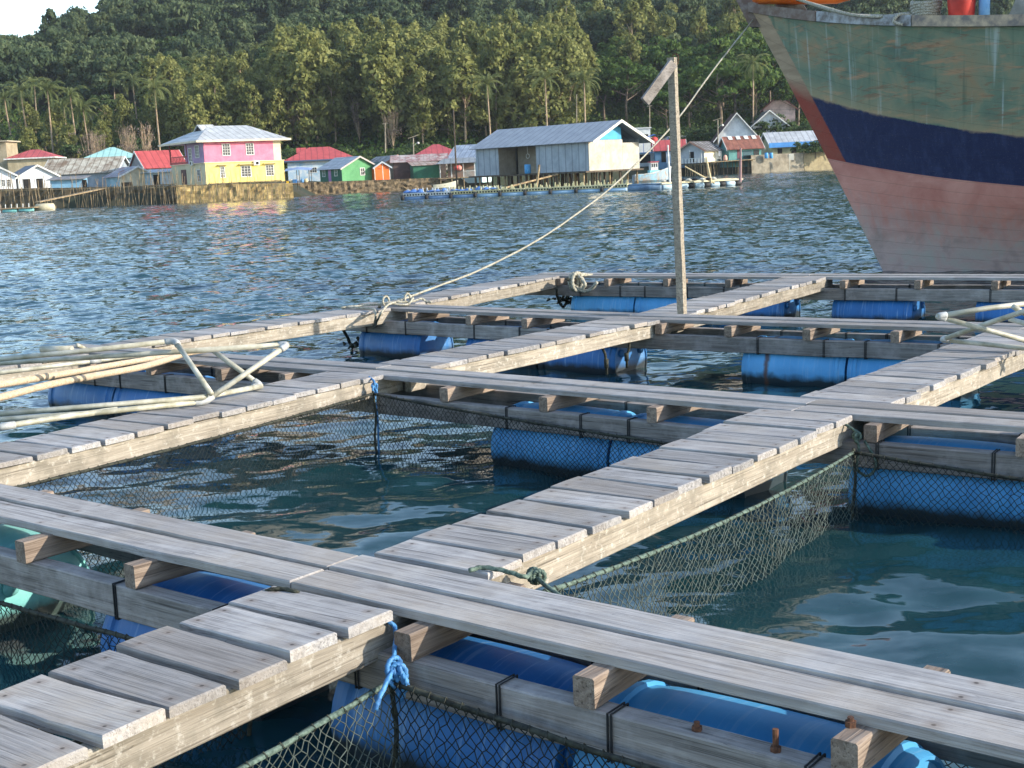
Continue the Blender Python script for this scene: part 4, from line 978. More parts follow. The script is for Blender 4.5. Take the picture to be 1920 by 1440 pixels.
t = house('hut', 703, 339, 203, 22, 2.45, 3.5, 2.05, 'gy', .75, pm('e8742f', 'd8631f', .7, 'board'), pm('2f5a50', '24463e', .6, 'roof'), 'narrow orange hut with dark green roof', over=.3, fascia=pm('aab4bc'), cat='hut')
m = MB()
for u in (.0, 1.28, 2.36): m.box(u, u + .09, -.03, 0, 0, 2.05 if u != 1.28 else 2.7)
part('trim', m, 'trim_white', t)
for u in (.5, 1.6): door(t, 'F', 2.45, 3.5, u, 1.7, .55, .16, pm('a8481a'), .02)
house('house', 728, 333, 213, 25, 3.3, 9, 2.6, 'gy', .85, cream, pm('5b5550', 'b9b9b5', .7, 'roof'), 'house with cream gable behind the orange hut', fascia=pm('c99a86'))
house('house', 775, 334, 224, 6, 8.6, 8, 3.2, 'hip', 2.3, pm('b5a99a'), pm('b5565a', '9a4448', .6, 'roof'), 'house with large faded red roof above the green shed', over=.8)
house('house', 738, 331, 209, 2, 8.2, 5, 2.25, 'gx', .95, pm('6b5a50', '4a3e38'), pm('7d3f3f', 'b7b0aa', .7, 'roof'), 'low house with patched dark red and white roof', fascia=pm('6b4a40'))
t = house('shed', 776, 336, 205, 12, 4.0, 3.5, 2.05, 'shed', .5, gd, pm('b5aca2', '8a6a5a', .7, 'roof'), 'plain dark green shed at the end of the stone wall', over=.3, cat='shed')
house('house', 842, 333, 213, -28, 6.0, 6.5, 2.7, 'gx', 2.3, pm('a9c9c2', 'c9cfcd'), pm('b9c2cc', '8590a0', .4, 'roof'), 'house with tall silver striped roof tucked behind the warehouse')
# open porch on stilts
p = at_y(826, 334, 202); t = thing('porch', p, 0, 'open white-posted porch on stilts beside the warehouse', 'porch')
m = MB(); m.box(-.3, 5.6, -.3, 4, -.14, 0); part('platform', m, 'stick', t)
for x_ in (0, 1.7, 3.5, 5.2):
    m = MB(); m.tube([(x_, 0, 0), (x_, 0, 2.2)], .07, 6); part('post', m, 'trim_white', t); m = MB(); m.tube([(x_, -.1, -3.0), (x_, -.1, -.14)], .09, 6); part('stilt', m, 'stick', t)
m = MB(); m.add([(-.7, -.7, 2.1), (6.0, -.7, 2.1), (5.2, 1.8, 2.9), (.6, 1.8, 2.9), (-.7, 4.5, 2.1), (6, 4.5, 2.1)], [(0, 1, 2, 3), (3, 2, 5, 4), (0, 3, 4), (1, 5, 2)]); part('roof', m, pm('8f9598', '777d80', .6, 'roof'), t)
m = MB(); 
for i in range(12): m.box(3.6 + i * .14, 3.63 + i * .14, -.05, 0, 0, .85)
m.box(3.6, 5.2, -.06, 0, .85, .92); part('railing', m, 'trim_white', t)
m = MB(); m.box(1, 5.2, 3.4, 3.6, 0, 2.2); part('back_wall', m, pm('8a6a5a', '5d6a6a'), t)
for dx, c_, lb in ((0, 'd8463c', 'red ball buoy hanging at the porch'), (5, 'e08a7a', 'pale pink ball buoy hanging at the porch')):
    q = at_y(856 + dx, 315, 201.4); m = MB(); m.lathe([(-.4, .05), (-.34, .22), (-.18, .37), (0, .42), (.18, .37), (.34, .22), (.4, .05)], 16, Matrix.Translation(q)); m.tube([q + Vector((0, 0, .4)), q + Vector((0, 0, 1.0))], .02, 5); single('buoy', m, pm(c_), lb, 'buoy', smooth=True)
# warehouse on stilts
yw = -45; WW, DD = 17.0, 8.3; hw = 3.15
p = at_y(894, 330, 152); t = thing('warehouse', p, rad(yw), 'grey sheet-metal warehouse on stilts with an open loading side', 'warehouse')
zn, lt = pm('a3adb5', '8b959e', .55, 'sheet'), pm('bdb7a8', '9c9585', .65, 'sheet')
def plate(face, u0, u1, z0, z1, mt, nm='wall', th=.06):
    m = MB(); 
    if face == 'F': m.box(u0, u1, 0, th, z0, z1)
    if face == 'B': m.box(u0, u1, DD - th, DD, z0, z1)
    if face == 'R': m.box(WW - th, WW, u0, u1, z0, z1)
    if face == 'L': m.box(0, th, u0, u1, z0, z1)
    return part(nm, m, mt, t)
plate('F', 0, 3.6, 0, hw, zn); plate('F', 9.4, WW - .07, 0, hw, zn); plate('B', 0, WW, 0, hw, zn); plate('L', .07, DD, 0, hw, zn)
for a, b in ((0, 2.7), (2.72, 5.5), (5.52, DD)): plate('R', a, b, -.1, hw - (0 if a < 5 else .35), lt)
m = MB(); m.prism([(WW - .06, .3, hw + .02), (WW - .06, DD / 2 + 1.2, hw + .02), (WW - .06, DD / 2 + 1.2, hw + 1.2), (WW - .06, DD / 2, hw + 1.75)], (.05, 0, 0)); part('gable_boards', m, pm('3aa0c4', '2d88ac', .6, 'sheet'), t)
m = MB(); m.box(3.7, 9.3, 3.0, 3.06, 0, hw); part('inner_wall', m, pm('a89f90', '8b8375'), t)
m = MB(); m.box(3.3, 3.36, .1, 3, 0, hw); part('inner_wall', m, pm('a89f90', '8b8375'), t)
rh = 1.95; e = .55; sl = rh / (DD / 2)
for s, ee in ((0, e), (1, e * 2.2)):
    m = MB(); y0 = -ee if s == 0 else DD + ee; slab(m, [(-.5, y0, hw - ee * sl * .8), (WW + 1.1, y0, hw - ee * sl * .8), (WW + 1.1, DD / 2, hw + rh), (-.5, DD / 2, hw + rh)], .06); part('roof', m, pm('9aa0a6', '858b92', .45, 'roof'), t)
m = MB()
for s, ee in ((0, e), (1, e * 2.2)):
    y0 = -ee if s == 0 else DD + ee; m.prism([(WW + 1.1, y0, hw - ee * sl * .8 - .2), (WW + 1.1, DD / 2, hw + rh - .2), (WW + 1.1, DD / 2, hw + rh + .1), (WW + 1.1, y0, hw - ee * sl * .8 + .1)], (.07, 0, 0))
part('bargeboard', m, pm('dcd8ca', 'c4bfae'), t)
m = MB(); m.box(-.4, WW + .3, -.9, DD + .3, -.18, 0); part('floor', m, 'stilt', t)
for i in range(15):
    for j in range(4):
        rs = random.Random(i * 9 + j); x_, y_ = .1 + i * 1.18 + rs.uniform(-.3, .3), -.6 + j * 2.9 + rs.uniform(-.3, .3)
        m = MB(); m.tube([(x_, y_, -4.2), (x_ + rs.uniform(-.15, .15), y_, -.18)], .10, 6); part('stilt', m, 'stilt' if rs.random() < .6 else 'stick', t)
m = MB(); m.tube([(7, 1.2, hw), (7, 1.2, hw - 1.0)], .03, 5); m.tube(loop(Vector((7, 1.2, hw - 1.25)), Vector((1, 0, 0)), Uz, .25, 1, 10), .03, 5); part('hanging_hook', m, 'trim_white', t)
q = t.location + Vector((math.cos(rad(yw)) * 8.2, math.sin(rad(yw)) * 8.2, 0)); m = MB(); m.lathe([(0, .30), (.1, .36), (.9, .36), (1.0, .33)], 14, Matrix.Translation(q + Vector((-.1, .3, 0))) @ Matrix.Rotation(-math.pi / 2, 4, 'Y')); single('barrel', m, 'drum_blue', 'blue barrel standing in the warehouse opening', 'barrel', smooth=True)
m = MB(); m.tube([at_y(948, 352, 136), at_y(1046, 327, 142)], .10, 6); single('leaning_pole', m, 'stick', 'long pole leaning up to the warehouse floor', 'pole')
m = MB(); m.tube([at_y(1006, 352, 137), at_y(1011, 309, 137)], .12, 6); single('mooring_post', m, 'stick', 'stout post standing before the warehouse opening', 'post')
# buildings right of the warehouse
t = house('building', 1172, 292, 233, 0, 4.5, 5, 4.5, 'flat', 0, pm('d5d8d6', 'bcc0be'), pm('c9ccca'), 'white flat-roofed building above the warehouse eave', over=.2, cat='building'); door(t, 'F', 4.5, 5, .5, 2.4, 1.6, 1.0); door(t, 'F', 4.5, 5, 2.8, 2.2, 1.3, 1.3)  # near-black panels stand for the shaded openings
t = house('building', 1223, 292, 236, -3, 6.2, 4, 3.05, 'flat', 0, pm('d8d8cf', 'c2c2b8'), pm('dcdcd4'), 'long low white building behind the red roof', over=.1, cat='building')
p = at_y(1205, 262, 229); m = MB(); m.add([tuple(p + Vector(q)) for q in ((0, 0, .1), (2.2, -.3, .75), (4.4, 0, .3), (4.2, 2, .2), (2.1, 2, .9), (0, 2, .2))], [(0, 1, 4, 5), (1, 2, 3, 4)]); 
for x_, z_ in ((0.1, .1), (2.2, .72), (4.3, .3)): m.tube([p + Vector((x_, 0, z_)), p + Vector((x_, 0, -4))], .05, 5)
single('canopy', m, pm('3f74c4', '2f5ea8', kind='cloth'), 'blue tarpaulin canopy on poles near the red tank', 'canopy')
q = at_y(1227, 275, 228); m = MB(); m.lathe([(0, .55), (.1, .6), (1.3, .6), (1.5, .5), (1.65, .2)], 16, Matrix.Translation(q) @ Matrix.Rotation(-math.pi / 2, 4, 'Y')); m.tube([q + Vector((0, 0, .01)), q - Vector((0, 0, 3.5))], .3, 8); single('water_tank', m, pm('c23a30', 'a82f28'), 'red water tank on a stand behind the blue house', 'tank', smooth=True)
t = house('house', 1192, 306, 226, 0, 3.2, 3, 1.55, 'flat', 0, pm('b5b9bb', '8f9598'), pm('6f9cc8', '5a88b8'), 'small house with blue balcony edge beside the red tank', over=.25); door(t, 'F', 3.2, 3, .3, 0, 2.2, 1.35)
t = house('house', 1229, 306, 222, -4, 4.9, 4.5, 2.15, 'gx', 1.55, pm('5f86a3', '4d7490', .7, 'board'), redr, 'blue plank house with red roof near the light blue boat', over=.35); door(t, 'F', 4.9, 4.5, 1.0, .1, .75, 1.7); door(t, 'F', 4.9, 4.5, 1.8, -.1, .9, 1.8, pm('b9c4d4'), .08)
# veranda house
t = house('veranda_house', 1276, 306, 219, -40, 4.5, 4.4, 2.1, 'gy', 1.2, pm('b9bcbf', 'a0a4a8'), pm('d0d2d2', '55504c', .6, 'roof'), 'house with striped metal roof and white veranda on stilts', over=.7, fascia=pm('b98a72'), side={'R': pm('e3dcc4', 'd0c8ae')}, foot=.1)  # grey shaded front, lighter lit right wall: light put into the colours
door(t, 'F', 4.5, 4.4, 1.7, .05, .9, 1.7)
m = MB()
for i in range(7): m.box(.1 + i * .6, .4 + i * .6, -.75, -.7, -.1, .62)
m.box(0, 4.5, -.76, -.69, .62, .7); part('railing', m, 'trim_white', t)
m = MB(); m.box(-.1, 4.6, -.8, 4.5, -.25, -.1); part('platform', m, 'stilt', t)
for x_ in (0.05, 2.25, 4.4):
    m = MB(); m.tube([(x_, -.7, -.1), (x_, -.7, 2.0)], .05, 6); part('veranda_post', m, 'trim_white', t)
for i in range(5):
    for j in range(3):
        m = MB(); m.tube([(.2 + i, -.5 + j * 2.2, -3), (.2 + i + RI.uniform(-.2, .2), -.5 + j * 2.2, -.25)], .07, 5); part('stilt', m, 'stick', t)
m = MB()
for i in range(6):
    y_ = -.6 + i * .95; slab(m, [(5.25, y_, 1.83), (5.25, y_ + .4, 1.83), (2.3, y_ + .4, 3.38), (2.3, y_, 3.38)], .03)
part('roof_strips', m, pm('4a443f', '5d5650', .7), t)
t = house('house', 1346, 282, 231, -3, 6.5, 7, 2.4, 'gy', 3.75, wht, pm('6b4a42', '54392f', .7, 'roof'), 'white board house with steep pointed gable', over=.85); window(t, 'F', 6.6, 7, 4.6, .0, 1.1, 1.3, (1, 1))
t = house('house', 1412, 262, 242, -3, 5.9, 8, 2.6, 'gy', 2.45, wht, pm('8d8f90', '6a5a52', .7, 'roof'), 'white board house with double gable below the pink house', over=.75); door(t, 'F', 5.9, 8, .5, .6, 1.9, 1.5)
t = house('house', 1432, 226, 253, -12, 5.8, 7, 2.2, 'gy', 2.35, pm('dcc2be', 'b09a96', .85, 'board'), pm('a8404a', '8d343c', .6, 'roof'), 'worn pink wooden house highest on the slope', over=.7, fascia=pm('7a4a48'), foot=3)
t = house('hut', 1367, 302, 218, 9, 5.5, 4.5, 2.15, 'gx', 1.75, pm('6fa8a0', '5a8f8c', .8, 'board'), pm('6b3f34', '94604e', .85, 'roof'), 'teal hut with rusty corrugated roof on stilts', over=.5, cat='hut'); door(t, 'F', 5.5, 4.5, 1.4, .3, .7, 1.5, pm('7a4a50')); door(t, 'F', 5.5, 4.5, 2.4, .3, 1.6, 1.2, pm('4a6a70')); window(t, 'F', 5.5, 4.5, 4.2, .7, .9, .9, (1, 1), 'stilt')
m = MB()
for i in range(4): slab(m, [(.5 + i * 1.35, 1.35, 3.42), (1.2 + i * 1.35, 1.35, 3.42), (1.2 + i * 1.35, 2.2, 4.0), (.5 + i * 1.35, 2.2, 4.0)], .03)
part('skylight', m, 'trim_white', t)
t = house('house', 1447, 295, 223, 4, 8.2, 6, 2.35, 'gx', 1.75, pm('b9b48a', '8d8a6a'), pm('b9bcbe', '9a9da0', .5, 'roof'), 'house with pale roof and bright blue eave board', over=.6); m = MB(); m.box(-.6, 8.8, -.72, -.64, 1.55, 2.35); part('eave_board', m, pm('4f94d4', '3f80c0'), t)
for u in (1.0, 3.4, 5.6): door(t, 'F', 8.2, 6, u, 0, .8, 1.4)
# shrub-side things on the right wall
def seawall(name, pxs, ytop, D0_, D1_, mt, label, thick=1.2, bulge=0.0):
    a, b = at_y(pxs[0], ytop[0], D0_), at_y(pxs[1], ytop[1], D1_); d = b - a; L = Vector((d.x, d.y, 0)).length; n = int(L / .45); r_ = random.Random(n); m = MB(); rows = 7
    dv = Vector((d.x, d.y, 0)).normalized(); nv = Vector((dv.y, -dv.x, 0)); vs_ = []
    for i in range(n + 1):
        top = a.lerp(b, i / n)
        for j in range(rows + 1):
            z = -.5 + (top.z + .5) * j / rows; q = Vector((top.x, top.y, z)) + nv * (r_.uniform(-bulge, bulge) + .25 * (1 - j / rows)); vs_.append(q)
        vs_.append(top - nv * thick)
    w_ = rows + 2
    m.add(vs_, [(i * w_ + j, (i + 1) * w_ + j, (i + 1) * w_ + j + 1, i * w_ + j + 1) for i in range(n) for j in range(rows + 1)])
    return single(name, m, mt, label, 'wall')
seawall('sea_wall', (1408, 1506), (291, 286), 216, 219, 'concrete', 'weathered concrete sea wall below the blue-eaved house', 6)
seawall('sea_wall', (1507, 1620), (287, 282), 219, 222, pm('a59670', '7d6f50'), 'sunlit tan sea wall next to the boat bow', 6)
seawall('stone_wall', (548, 826), (343, 333), 196, 203, 'stone', 'rough stone wall under the green and orange houses', 8, .22)
seawall('stone_wall', (330, 549), (347, 344), 172, 172, pm('c9ae72', '8d7648'), 'yellowish stone footing under the pink and yellow house', 8, .15)
seawall('earth_bank', (-60, 331), (356, 348), 184, 175, pm('6d5d40', '463c28'), 'brown bank behind the stick jetty', 8, .2)
# stick jetty: every stick its own part
p = at_y(160, 355, 178); t = thing('stick_jetty', Vector((p.x, p.y, 0)), 0, 'rickety jetty of thin upright sticks along the left shore', 'jetty')
STK = [];
for i in range(5):
    m = MB(); r_ = random.Random(i); m.tube([(0, 0, -.6), (r_.uniform(-.05, .05), 0, .5), (r_.uniform(-.1, .1), 0, 1)], .045, 5, r1=.025); STK.append(m.mesh('stick', 'stick'))
r_ = random.Random(8)
for i in range(150):
    px = -20 + i * 3.75 + r_.uniform(-2, 2); D_ = float(np.interp(px, [-20, 330, 390, 545], [181, 170, 167.5, 169])) + r_.uniform(-.8, .3)
    if 100 < px < 135 and r_.random() < .6: continue
    top = np.interp(px, [0, 190, 280, 340, 400, 560], [340, 345, 332, 330, 333, 340]) + r_.uniform(-20, 10); q = at_y(px, top, D_); o = link('stick', r_.choice(STK), t)
    o.location = Vector((q.x, q.y, 0)) - t.location; o.scale = (1.1, 1.1, q.z); o.rotation_euler = (r_.gauss(0, .06), r_.gauss(0, .13), r_.uniform(0, 6))
for (x0, y0, D_0, x1, y1, D_1) in ((-20, 358, 180.5, 190, 353, 176), (190, 353, 176, 330, 345, 169.5), (280, 352, 171, 530, 340, 167.5), (390, 345, 167, 528, 338, 168)):
    m = MB(); m.bar(at_y(x0, y0, D_0) - t.location, at_y(x1, y1, D_1) - t.location, .3, .12); part('rail', m, 'stick', t)
m = MB(); m.bar(at_y(195, 353, 175) - t.location, at_y(70, 379, 165) - t.location, .9, .12); part('ramp', m, 'stick', t)
for i in range(5):
    m = MB(); a = at_y(505 - i * 0, 372 - i * 7, 167); m.bar(a - t.location, at_y(522, 371 - i * 7, 167) - t.location, .06, .06); part('ladder_rung', m, 'stick', t)
# small raft at the ramp foot
p = at_y(-30, 387, 160); p.z = 0; t = thing('small_raft', p, 0, 'small pale raft with short pegs at the foot of the ramp', 'raft')
m = MB(); m.box(0, 6.0, 0, 2.2, .38, .5); part('deck', m, 'stick', t)
for i in range(3):
    m = MB(); m.lathe([(0, .2), (.05, .28), (1.7, .28), (1.75, .2)], 12, Matrix.Translation((.1 + i * 1.95, .4, .12))); part('float', m, 'drum_teal' if i else 'trim_white', t, True)
for i in range(8):
    m = MB(); m.tube([(.4 + i * .7, .1, .5), (.42 + i * .7, .1, .95)], .06, 6); part('peg', m, 'trim_white', t)
p2 = at_y(66, 384, 162); p2.z = 0
m = MB(); m.lathe([(0, .3), (.1, .5), (1.1, .55), (2.2, .5), (2.3, .3)], 12, Matrix.Translation(p2 + Vector((0, 0, .3)))); single('float', m, pm('d0c4a4', 'ab9e7c'), 'cream cylindrical float under the ramp foot', 'float', smooth=True)

# moulded floating platform before the warehouse
PA, PB = at_y(756, 374, 113), at_y(1178, 360, 107)
PA.z = PB.z = 0; dv = PB - PA; LN = dv.length; an = math.atan2(dv.y, dv.x)
NM = 9; ml = LN / NM; yl = pm('d3caa0', 'b5ab80'); 
for i in range(NM):
    c_ = PA + dv * (i / NM); bl = i < 3
    lb = 'floating cage module with blue float and cream slotted deck' if bl else 'floating cage module with pale blue float and yellow slotted deck'
    t = thing('float_module', c_, an, lb, 'platform', 'dark blue floating modules before the warehouse' if bl else 'pale floating modules before the warehouse')
    m = MB(); m.lathe([(0, .12), (.05, .2), (ml - .27, .2), (ml - .22, .12)], 12, Matrix.Translation((.1, .1, .08))); part('float', m, pm('7d98b8', '5f7fa4', .4) if bl else pm('a9c4d8', '8fb0c8', .4), t, True)
    m = MB(); m.box(.02, ml - .06, -.06, 1.6, .46, .54); m.box(.02, ml - .06, -.06, 0, .27, .33)
    for k_ in range(9): x_ = .02 + (ml - .16) * k_ / 8; m.box(x_, x_ + .1, -.058, 0, .33, .46)
    part('deck', m, yl if i > 1 else 'trim_white', t)
    m = MB(); m.box(.05, ml - .1, .03, 1.5, .28, .46); part('deck_slot_shade', m, 'dark_inside', t)  # near-black filler, shade inside the deck slots put into its colour
    r_ = random.Random(i)
    for k_ in range(9):
        x_ = .1 + (ml - .3) * k_ / 8 + r_.uniform(-.08, .08); hh = r_.uniform(.18, .42); y_ = r_.uniform(.1, 1.3)
        m = MB(); m.prism([(x_, y_, .54), (x_ + .16, y_, .54), (x_ + .11, y_, .54 + hh), (x_ + .05, y_, .54 + hh)], (0, .07, 0)); part('peg', m, yl if i > 1 else 'trim_white', t)
    if i < 4:
        for k_ in range(3):
            q = c_ + Vector((math.cos(an) * (k_ + .6) * ml / 3.6, math.sin(an) * (k_ + .6) * ml / 3.6 + .5, .54)); m = MB(); m.lathe([(0, .05), (.02, .3 + .1 * math.sin(i * 3 + k_)), (.10, .36 + .12 * math.sin(i + 2 * k_)), (.2 + .06 * math.sin(i * 5 + k_), .2), (.26 + .08 * math.sin(i * 5 + k_), .06)], 9, Matrix.Translation(q) @ Matrix.Rotation(-math.pi / 2, 4, 'Y')); single('net_heap', m, pm('5b82b8', '3f68a4', .8, 'cloth'), 'small heap of blue netting on the floating modules', 'net heap', 'blue net heaps on the floating modules')
    m = MB(); m.lathe([(-.12, .14), (-.1, .26), (.1, .26), (.12, .14)], 14, Matrix.Translation(c_ + Vector((.0, -.12, .16))) @ Matrix.Rotation(an, 4, 'Z')); single('tyre', m, 'black_tie', 'black rubber fender between two floating modules', 'fender', 'fenders between the floating modules', smooth=True)
# pole raft on white drums
PA, PB = at_y(1240, 357, 104), at_y(1392, 350, 108); PA.z = PB.z = 0; dv = PB - PA; an = math.atan2(dv.y, dv.x); LN = dv.length
t = thing('pole_raft', PA, an, 'raft of poles on white and black drums with leaning posts', 'raft')
for y_ in (0, .8, 1.6):
    m = MB(); m.bar((0, y_, .48), (LN, y_, .48 + y_ * .03), .22, .12); part('plank', m, pm('cfc6a8', 'b3a988'), t)
x_ = .15; i = 0
while x_ < LN - .7:
    w_ = .9 if i % 2 == 0 else .55
    m = MB(); m.lathe([(0, .15), (.04, .22), (w_ - .04, .22), (w_, .15)], 12, Matrix.Translation((x_, .1, .18))); part('float', m, [pm('b4cbd6', '94afbf', .4), 'black_tie', pm('9fb8c8', None, .4), 'black_tie'][i % 4], t, True); x_ += w_ + .06; i += 1
r_ = random.Random(5)
for i in range(9):
    q = PA + Vector((.3 + i * .5, .9 + r_.uniform(-.4, .5), .56)); m = MB(); m.lathe([(0, .08), (.03, .22), (.12, .26), (.2, .1)], 8, Matrix.Translation(q) @ Matrix.Rotation(-math.pi / 2, 4, 'Y')); single('net_heap', m, 'black_tie' if i % 2 else pm('c9c6b8'), 'small dark heap of net on the pole raft' if i % 2 else 'small pale float lying on the pole raft', 'net heap' if i % 2 else 'float', 'dark heaps on the pole raft' if i % 2 else 'pale floats on the pole raft')
for a, b, r0, mt_, lb in (((1334, 352), (1324, 294), .10, pm('d0bc92'), 'pale thick post leaning on the pole raft'), ((1340, 350), (1284, 312), .08, pm('c9b68c'), 'thin pole slanting over the pole raft'), ((1388, 345), (1389, 278), .12, pm('9a7a78'), 'pinkish post at the end of the pole raft'), ((1256, 346), (1252, 272), .10, 'trim_white', 'white tapering post beside the pole raft')):
    m = MB(); q = at_y(*a, 105); q.z = .3; m.tube([q, at_y(*b, 105)], r0, 8, r1=r0 * .6); single('post', m, mt_, lb, 'post')
PA2, PB2 = at_y(1180, 358, 106), at_y(1240, 356, 104); PA2.z = PB2.z = .1
m = MB(); m.tube([PA2 + Vector((0, 0, .05)), PB2 + Vector((0, 0, .05))], .24, 12); m.tube([PA2 + Vector((0, .2, .35)), PB2 + Vector((0, .2, .35))], .08, 6); single('float', m, pm('6f8ba3', '4a6076'), 'grey blue float tube joining the two rafts', 'float', smooth=True)
# small fishing boat
p = at_y(1188, 333, 158); p.z = 0; t = thing('small_boat', p, rad(12), 'small light blue boat with white cabin by the warehouse', 'boat')
m = MB(); st = []
for i in range(9):
    u = i / 8; w_ = .75 * (1 - (u ** 3) * .95) * (1 if u > .1 else .85); top = .95 + .75 * u ** 2.2; x_ = u * 4.2 + (.5 * u * u)
    st += [(x_ - .3 * u, -.15 * w_, -.2), (x_ - .12 * u, -.8 * w_, .25), (x_, -w_, top), (x_, w_, top), (x_ - .12 * u, .8 * w_, .25), (x_ - .3 * u, .15 * w_, -.2)]
m.add(st, [(i * 6 + j, i * 6 + 6 + j, i * 6 + 7 + j, i * 6 + 1 + j) for i in range(8) for j in range(5)] + [(0, 1, 2, 3, 4, 5)]); part('hull', m, pm('8fc4dc', 'b08a60', .6), t)
m = MB(); m.prism([(i_[0], i_[1] - .03, i_[2] - .1) for i_ in (st[2], st[14], st[26], st[38], st[50])] + [(i_[0], i_[1] - .03, i_[2] + .05) for i_ in (st[50], st[38], st[26], st[14], st[2])], (0, .06, 0)); part('gunwale', m, 'trim_white', t)
m = MB(); m.box(1.9, 3.1, -.45, .45, .8, 1.4); part('cabin_base', m, pm('8fd4d4'), t); m = MB(); m.box(2.05, 2.95, -.38, .38, 1.4, 2.3); o = part('wheelhouse', m, 'trim_white', t)
m = MB(); 
for x_ in (2.15, 2.42, 2.69): m.box(x_, x_ + .16, -.4, -.38, 1.75, 2.15)
part('window', m, 'glass', o); m = MB(); m.box(1.95, 3.05, -.48, .48, 2.3, 2.4); part('cabin_roof', m, pm('c04a50'), t)
p = at_y(812, 345, 199); p.z = 0; t = thing('dinghy', p, rad(8), 'white dinghy moored under the porch', 'boat'); m = MB(); m.v = [(q[0] * .8, q[1] * .8, q[2] * .7) for q in st]; m.f = [(i * 6 + j, i * 6 + 6 + j, i * 6 + 7 + j, i * 6 + 1 + j) for i in range(8) for j in range(5)]; m.mi = [0] * len(m.f); part('hull', m, pm('d6d0b8'), t)
m = MB(); m.box(.6, .8, -.5, .5, .45, .5); m.box(1.6, 1.8, -.5, .5, .48, .53); part('thwart', m, 'stick', t)
# stilt pier on the right
p = at_y(1318, 304, 216); t = thing('stilt_pier', Vector((p.x, p.y, 0)), 0, 'low plank pier on thin stilts before the teal hut', 'pier')
a, b = at_y(1318, 305, 216) - t.location, at_y(1410, 299, 217) - t.location; m = MB(); m.bar(a, b, 3.0, .14); part('deck', m, 'stick', t)
r_ = random.Random(4)
for i in range(22):
    q = a.lerp(b, i / 21) + Vector((0, r_.uniform(-1.3, 1.3), 0)); m = MB(); m.tube([q - Vector((r_.uniform(-.3, .3), 0, q.z + .5)), q], .05, 5); part('stilt', m, 'stick' if r_.random() < .6 else 'stilt', t)
for i, (px, c_, lb) in enumerate(((1347, 'd8d4c8', 'stacked white plastic chairs on the pier'), (1360, 'd9a48e', 'pinkish bundle on the pier'))):
    q = at_y(px, 301, 215.5); m = MB()
    if i == 0:
        for k_ in range(5): m.box(-.45, .45, -.3, .3, .3 + k_ * .2, .36 + k_ * .2, Matrix.Translation(q)); 
        for sx in (-.4, .4): m.box(sx - .04, sx + .04, -.3, -.22, 0, 1.5, Matrix.Translation(q))
    else: m.lathe([(0, .2), (.1, .35), (.6, .3), (.9, .12)], 10, Matrix.Translation(q) @ Matrix.Rotation(-math.pi / 2, 4, 'Y'))
    single(['chair_stack', 'bundle'][i], m, pm(c_), lb, ['chairs', 'bundle'][i])
for px in (1437, 1446):
    q = at_y(px, 297, 216); m = MB(); m.lathe([(0, .25), (.05, .3), (.8, .3), (.9, .25)], 12, Matrix.Translation(q) @ Matrix.Rotation(-math.pi / 2, 4, 'Y')); single('barrel', m, 'drum_blue', 'blue barrel standing beside the teal hut on the sea wall', 'barrel', 'barrels beside the teal hut', smooth=True)
q = at_y(1484, 300, 216); m = MB(); m.box(-.4, .4, 0, .08, 0, 1.0, Matrix.Translation(q)); m.tube([q - Vector((.3, 0, 1.8)), q + Vector((-.3, 0, .1))], .05, 5); single('board', m, pm('d0cbb8'), 'pale square board on a stake before the sea wall', 'board')
# utility poles, lamps and wires
def upole(x, y0, y1, D, label, arm=1.2, lamp=False, wood_='stilt', lean=0):
    a, b = at_y(x, y0, D), at_y(x + lean, y1, D); t = thing('lamp_post' if lamp else 'utility_pole', a, 0, label, 'lamp post' if lamp else 'pole')
    m = MB(); m.tube([(0, 0, -1), b - a], .11, 7, r1=.08); part('pole', m, wood_, t); tp = b - a
    if arm:
        m = MB(); m.bar(tp + Vector((-arm / 2, 0, -.1)), tp + Vector((arm / 2, 0, 0 if not lamp else .4)), .1, .1); part('cross_arm', m, wood_, t)
    if lamp: m = MB(); m.lathe([(0, .05), (.1, .2), (.3, .15), (.35, .05)], 10, Matrix.Translation(tp + Vector((.6, -.1, -.9)))); m.tube([tp - Vector((0, 0, 1.3)), tp + Vector((.65, -.1, -.75))], .035, 5); part('lamp_head', m, 'trim_white', t)
    return b
b1 = upole(722, 275, 231, 228, 'thin utility pole with cross arm before the dark trees', 1.0, wood_='concrete')
upole(858, 375, 206, 150, 'tall slim pole standing in the water left of the warehouse', .0, wood_='stilt', lean=-8)
upole(775, 292, 258, 216, 'street lamp with angled panel above the red roofs', 1.7, True, 'concrete')
b2 = upole(1218, 262, 198, 234, 'utility pole carrying wires behind the red tank', .9, wood_='concrete')
upole(1346, 285, 225, 224, 'street lamp beside the steep white gable', 1.7, True, 'concrete')
upole(1081, 250, 177, 245, 'bare pale palm stump behind the warehouse roof', 0, wood_='concrete')
def wire(a, b, sag, label):
    m = MB(); m.tube([a.lerp(b, i / 20) - Vector((0, 0, sag * 4 * (i / 20) * (1 - i / 20))) for i in range(21)], .025, 4); single('power_line', m, 'black_tie', label, 'wire')
b3 = at_y(1560, 204, 236); b0 = at_y(1020, 236, 240)
wire(b0, b2, .6, 'power line sagging left from the pole behind the red tank'); wire(b2, b3, .4, 'power line running right towards the pink house'); wire(b1, at_y(905, 245, 232), .3, 'power line leading from the thin utility pole')
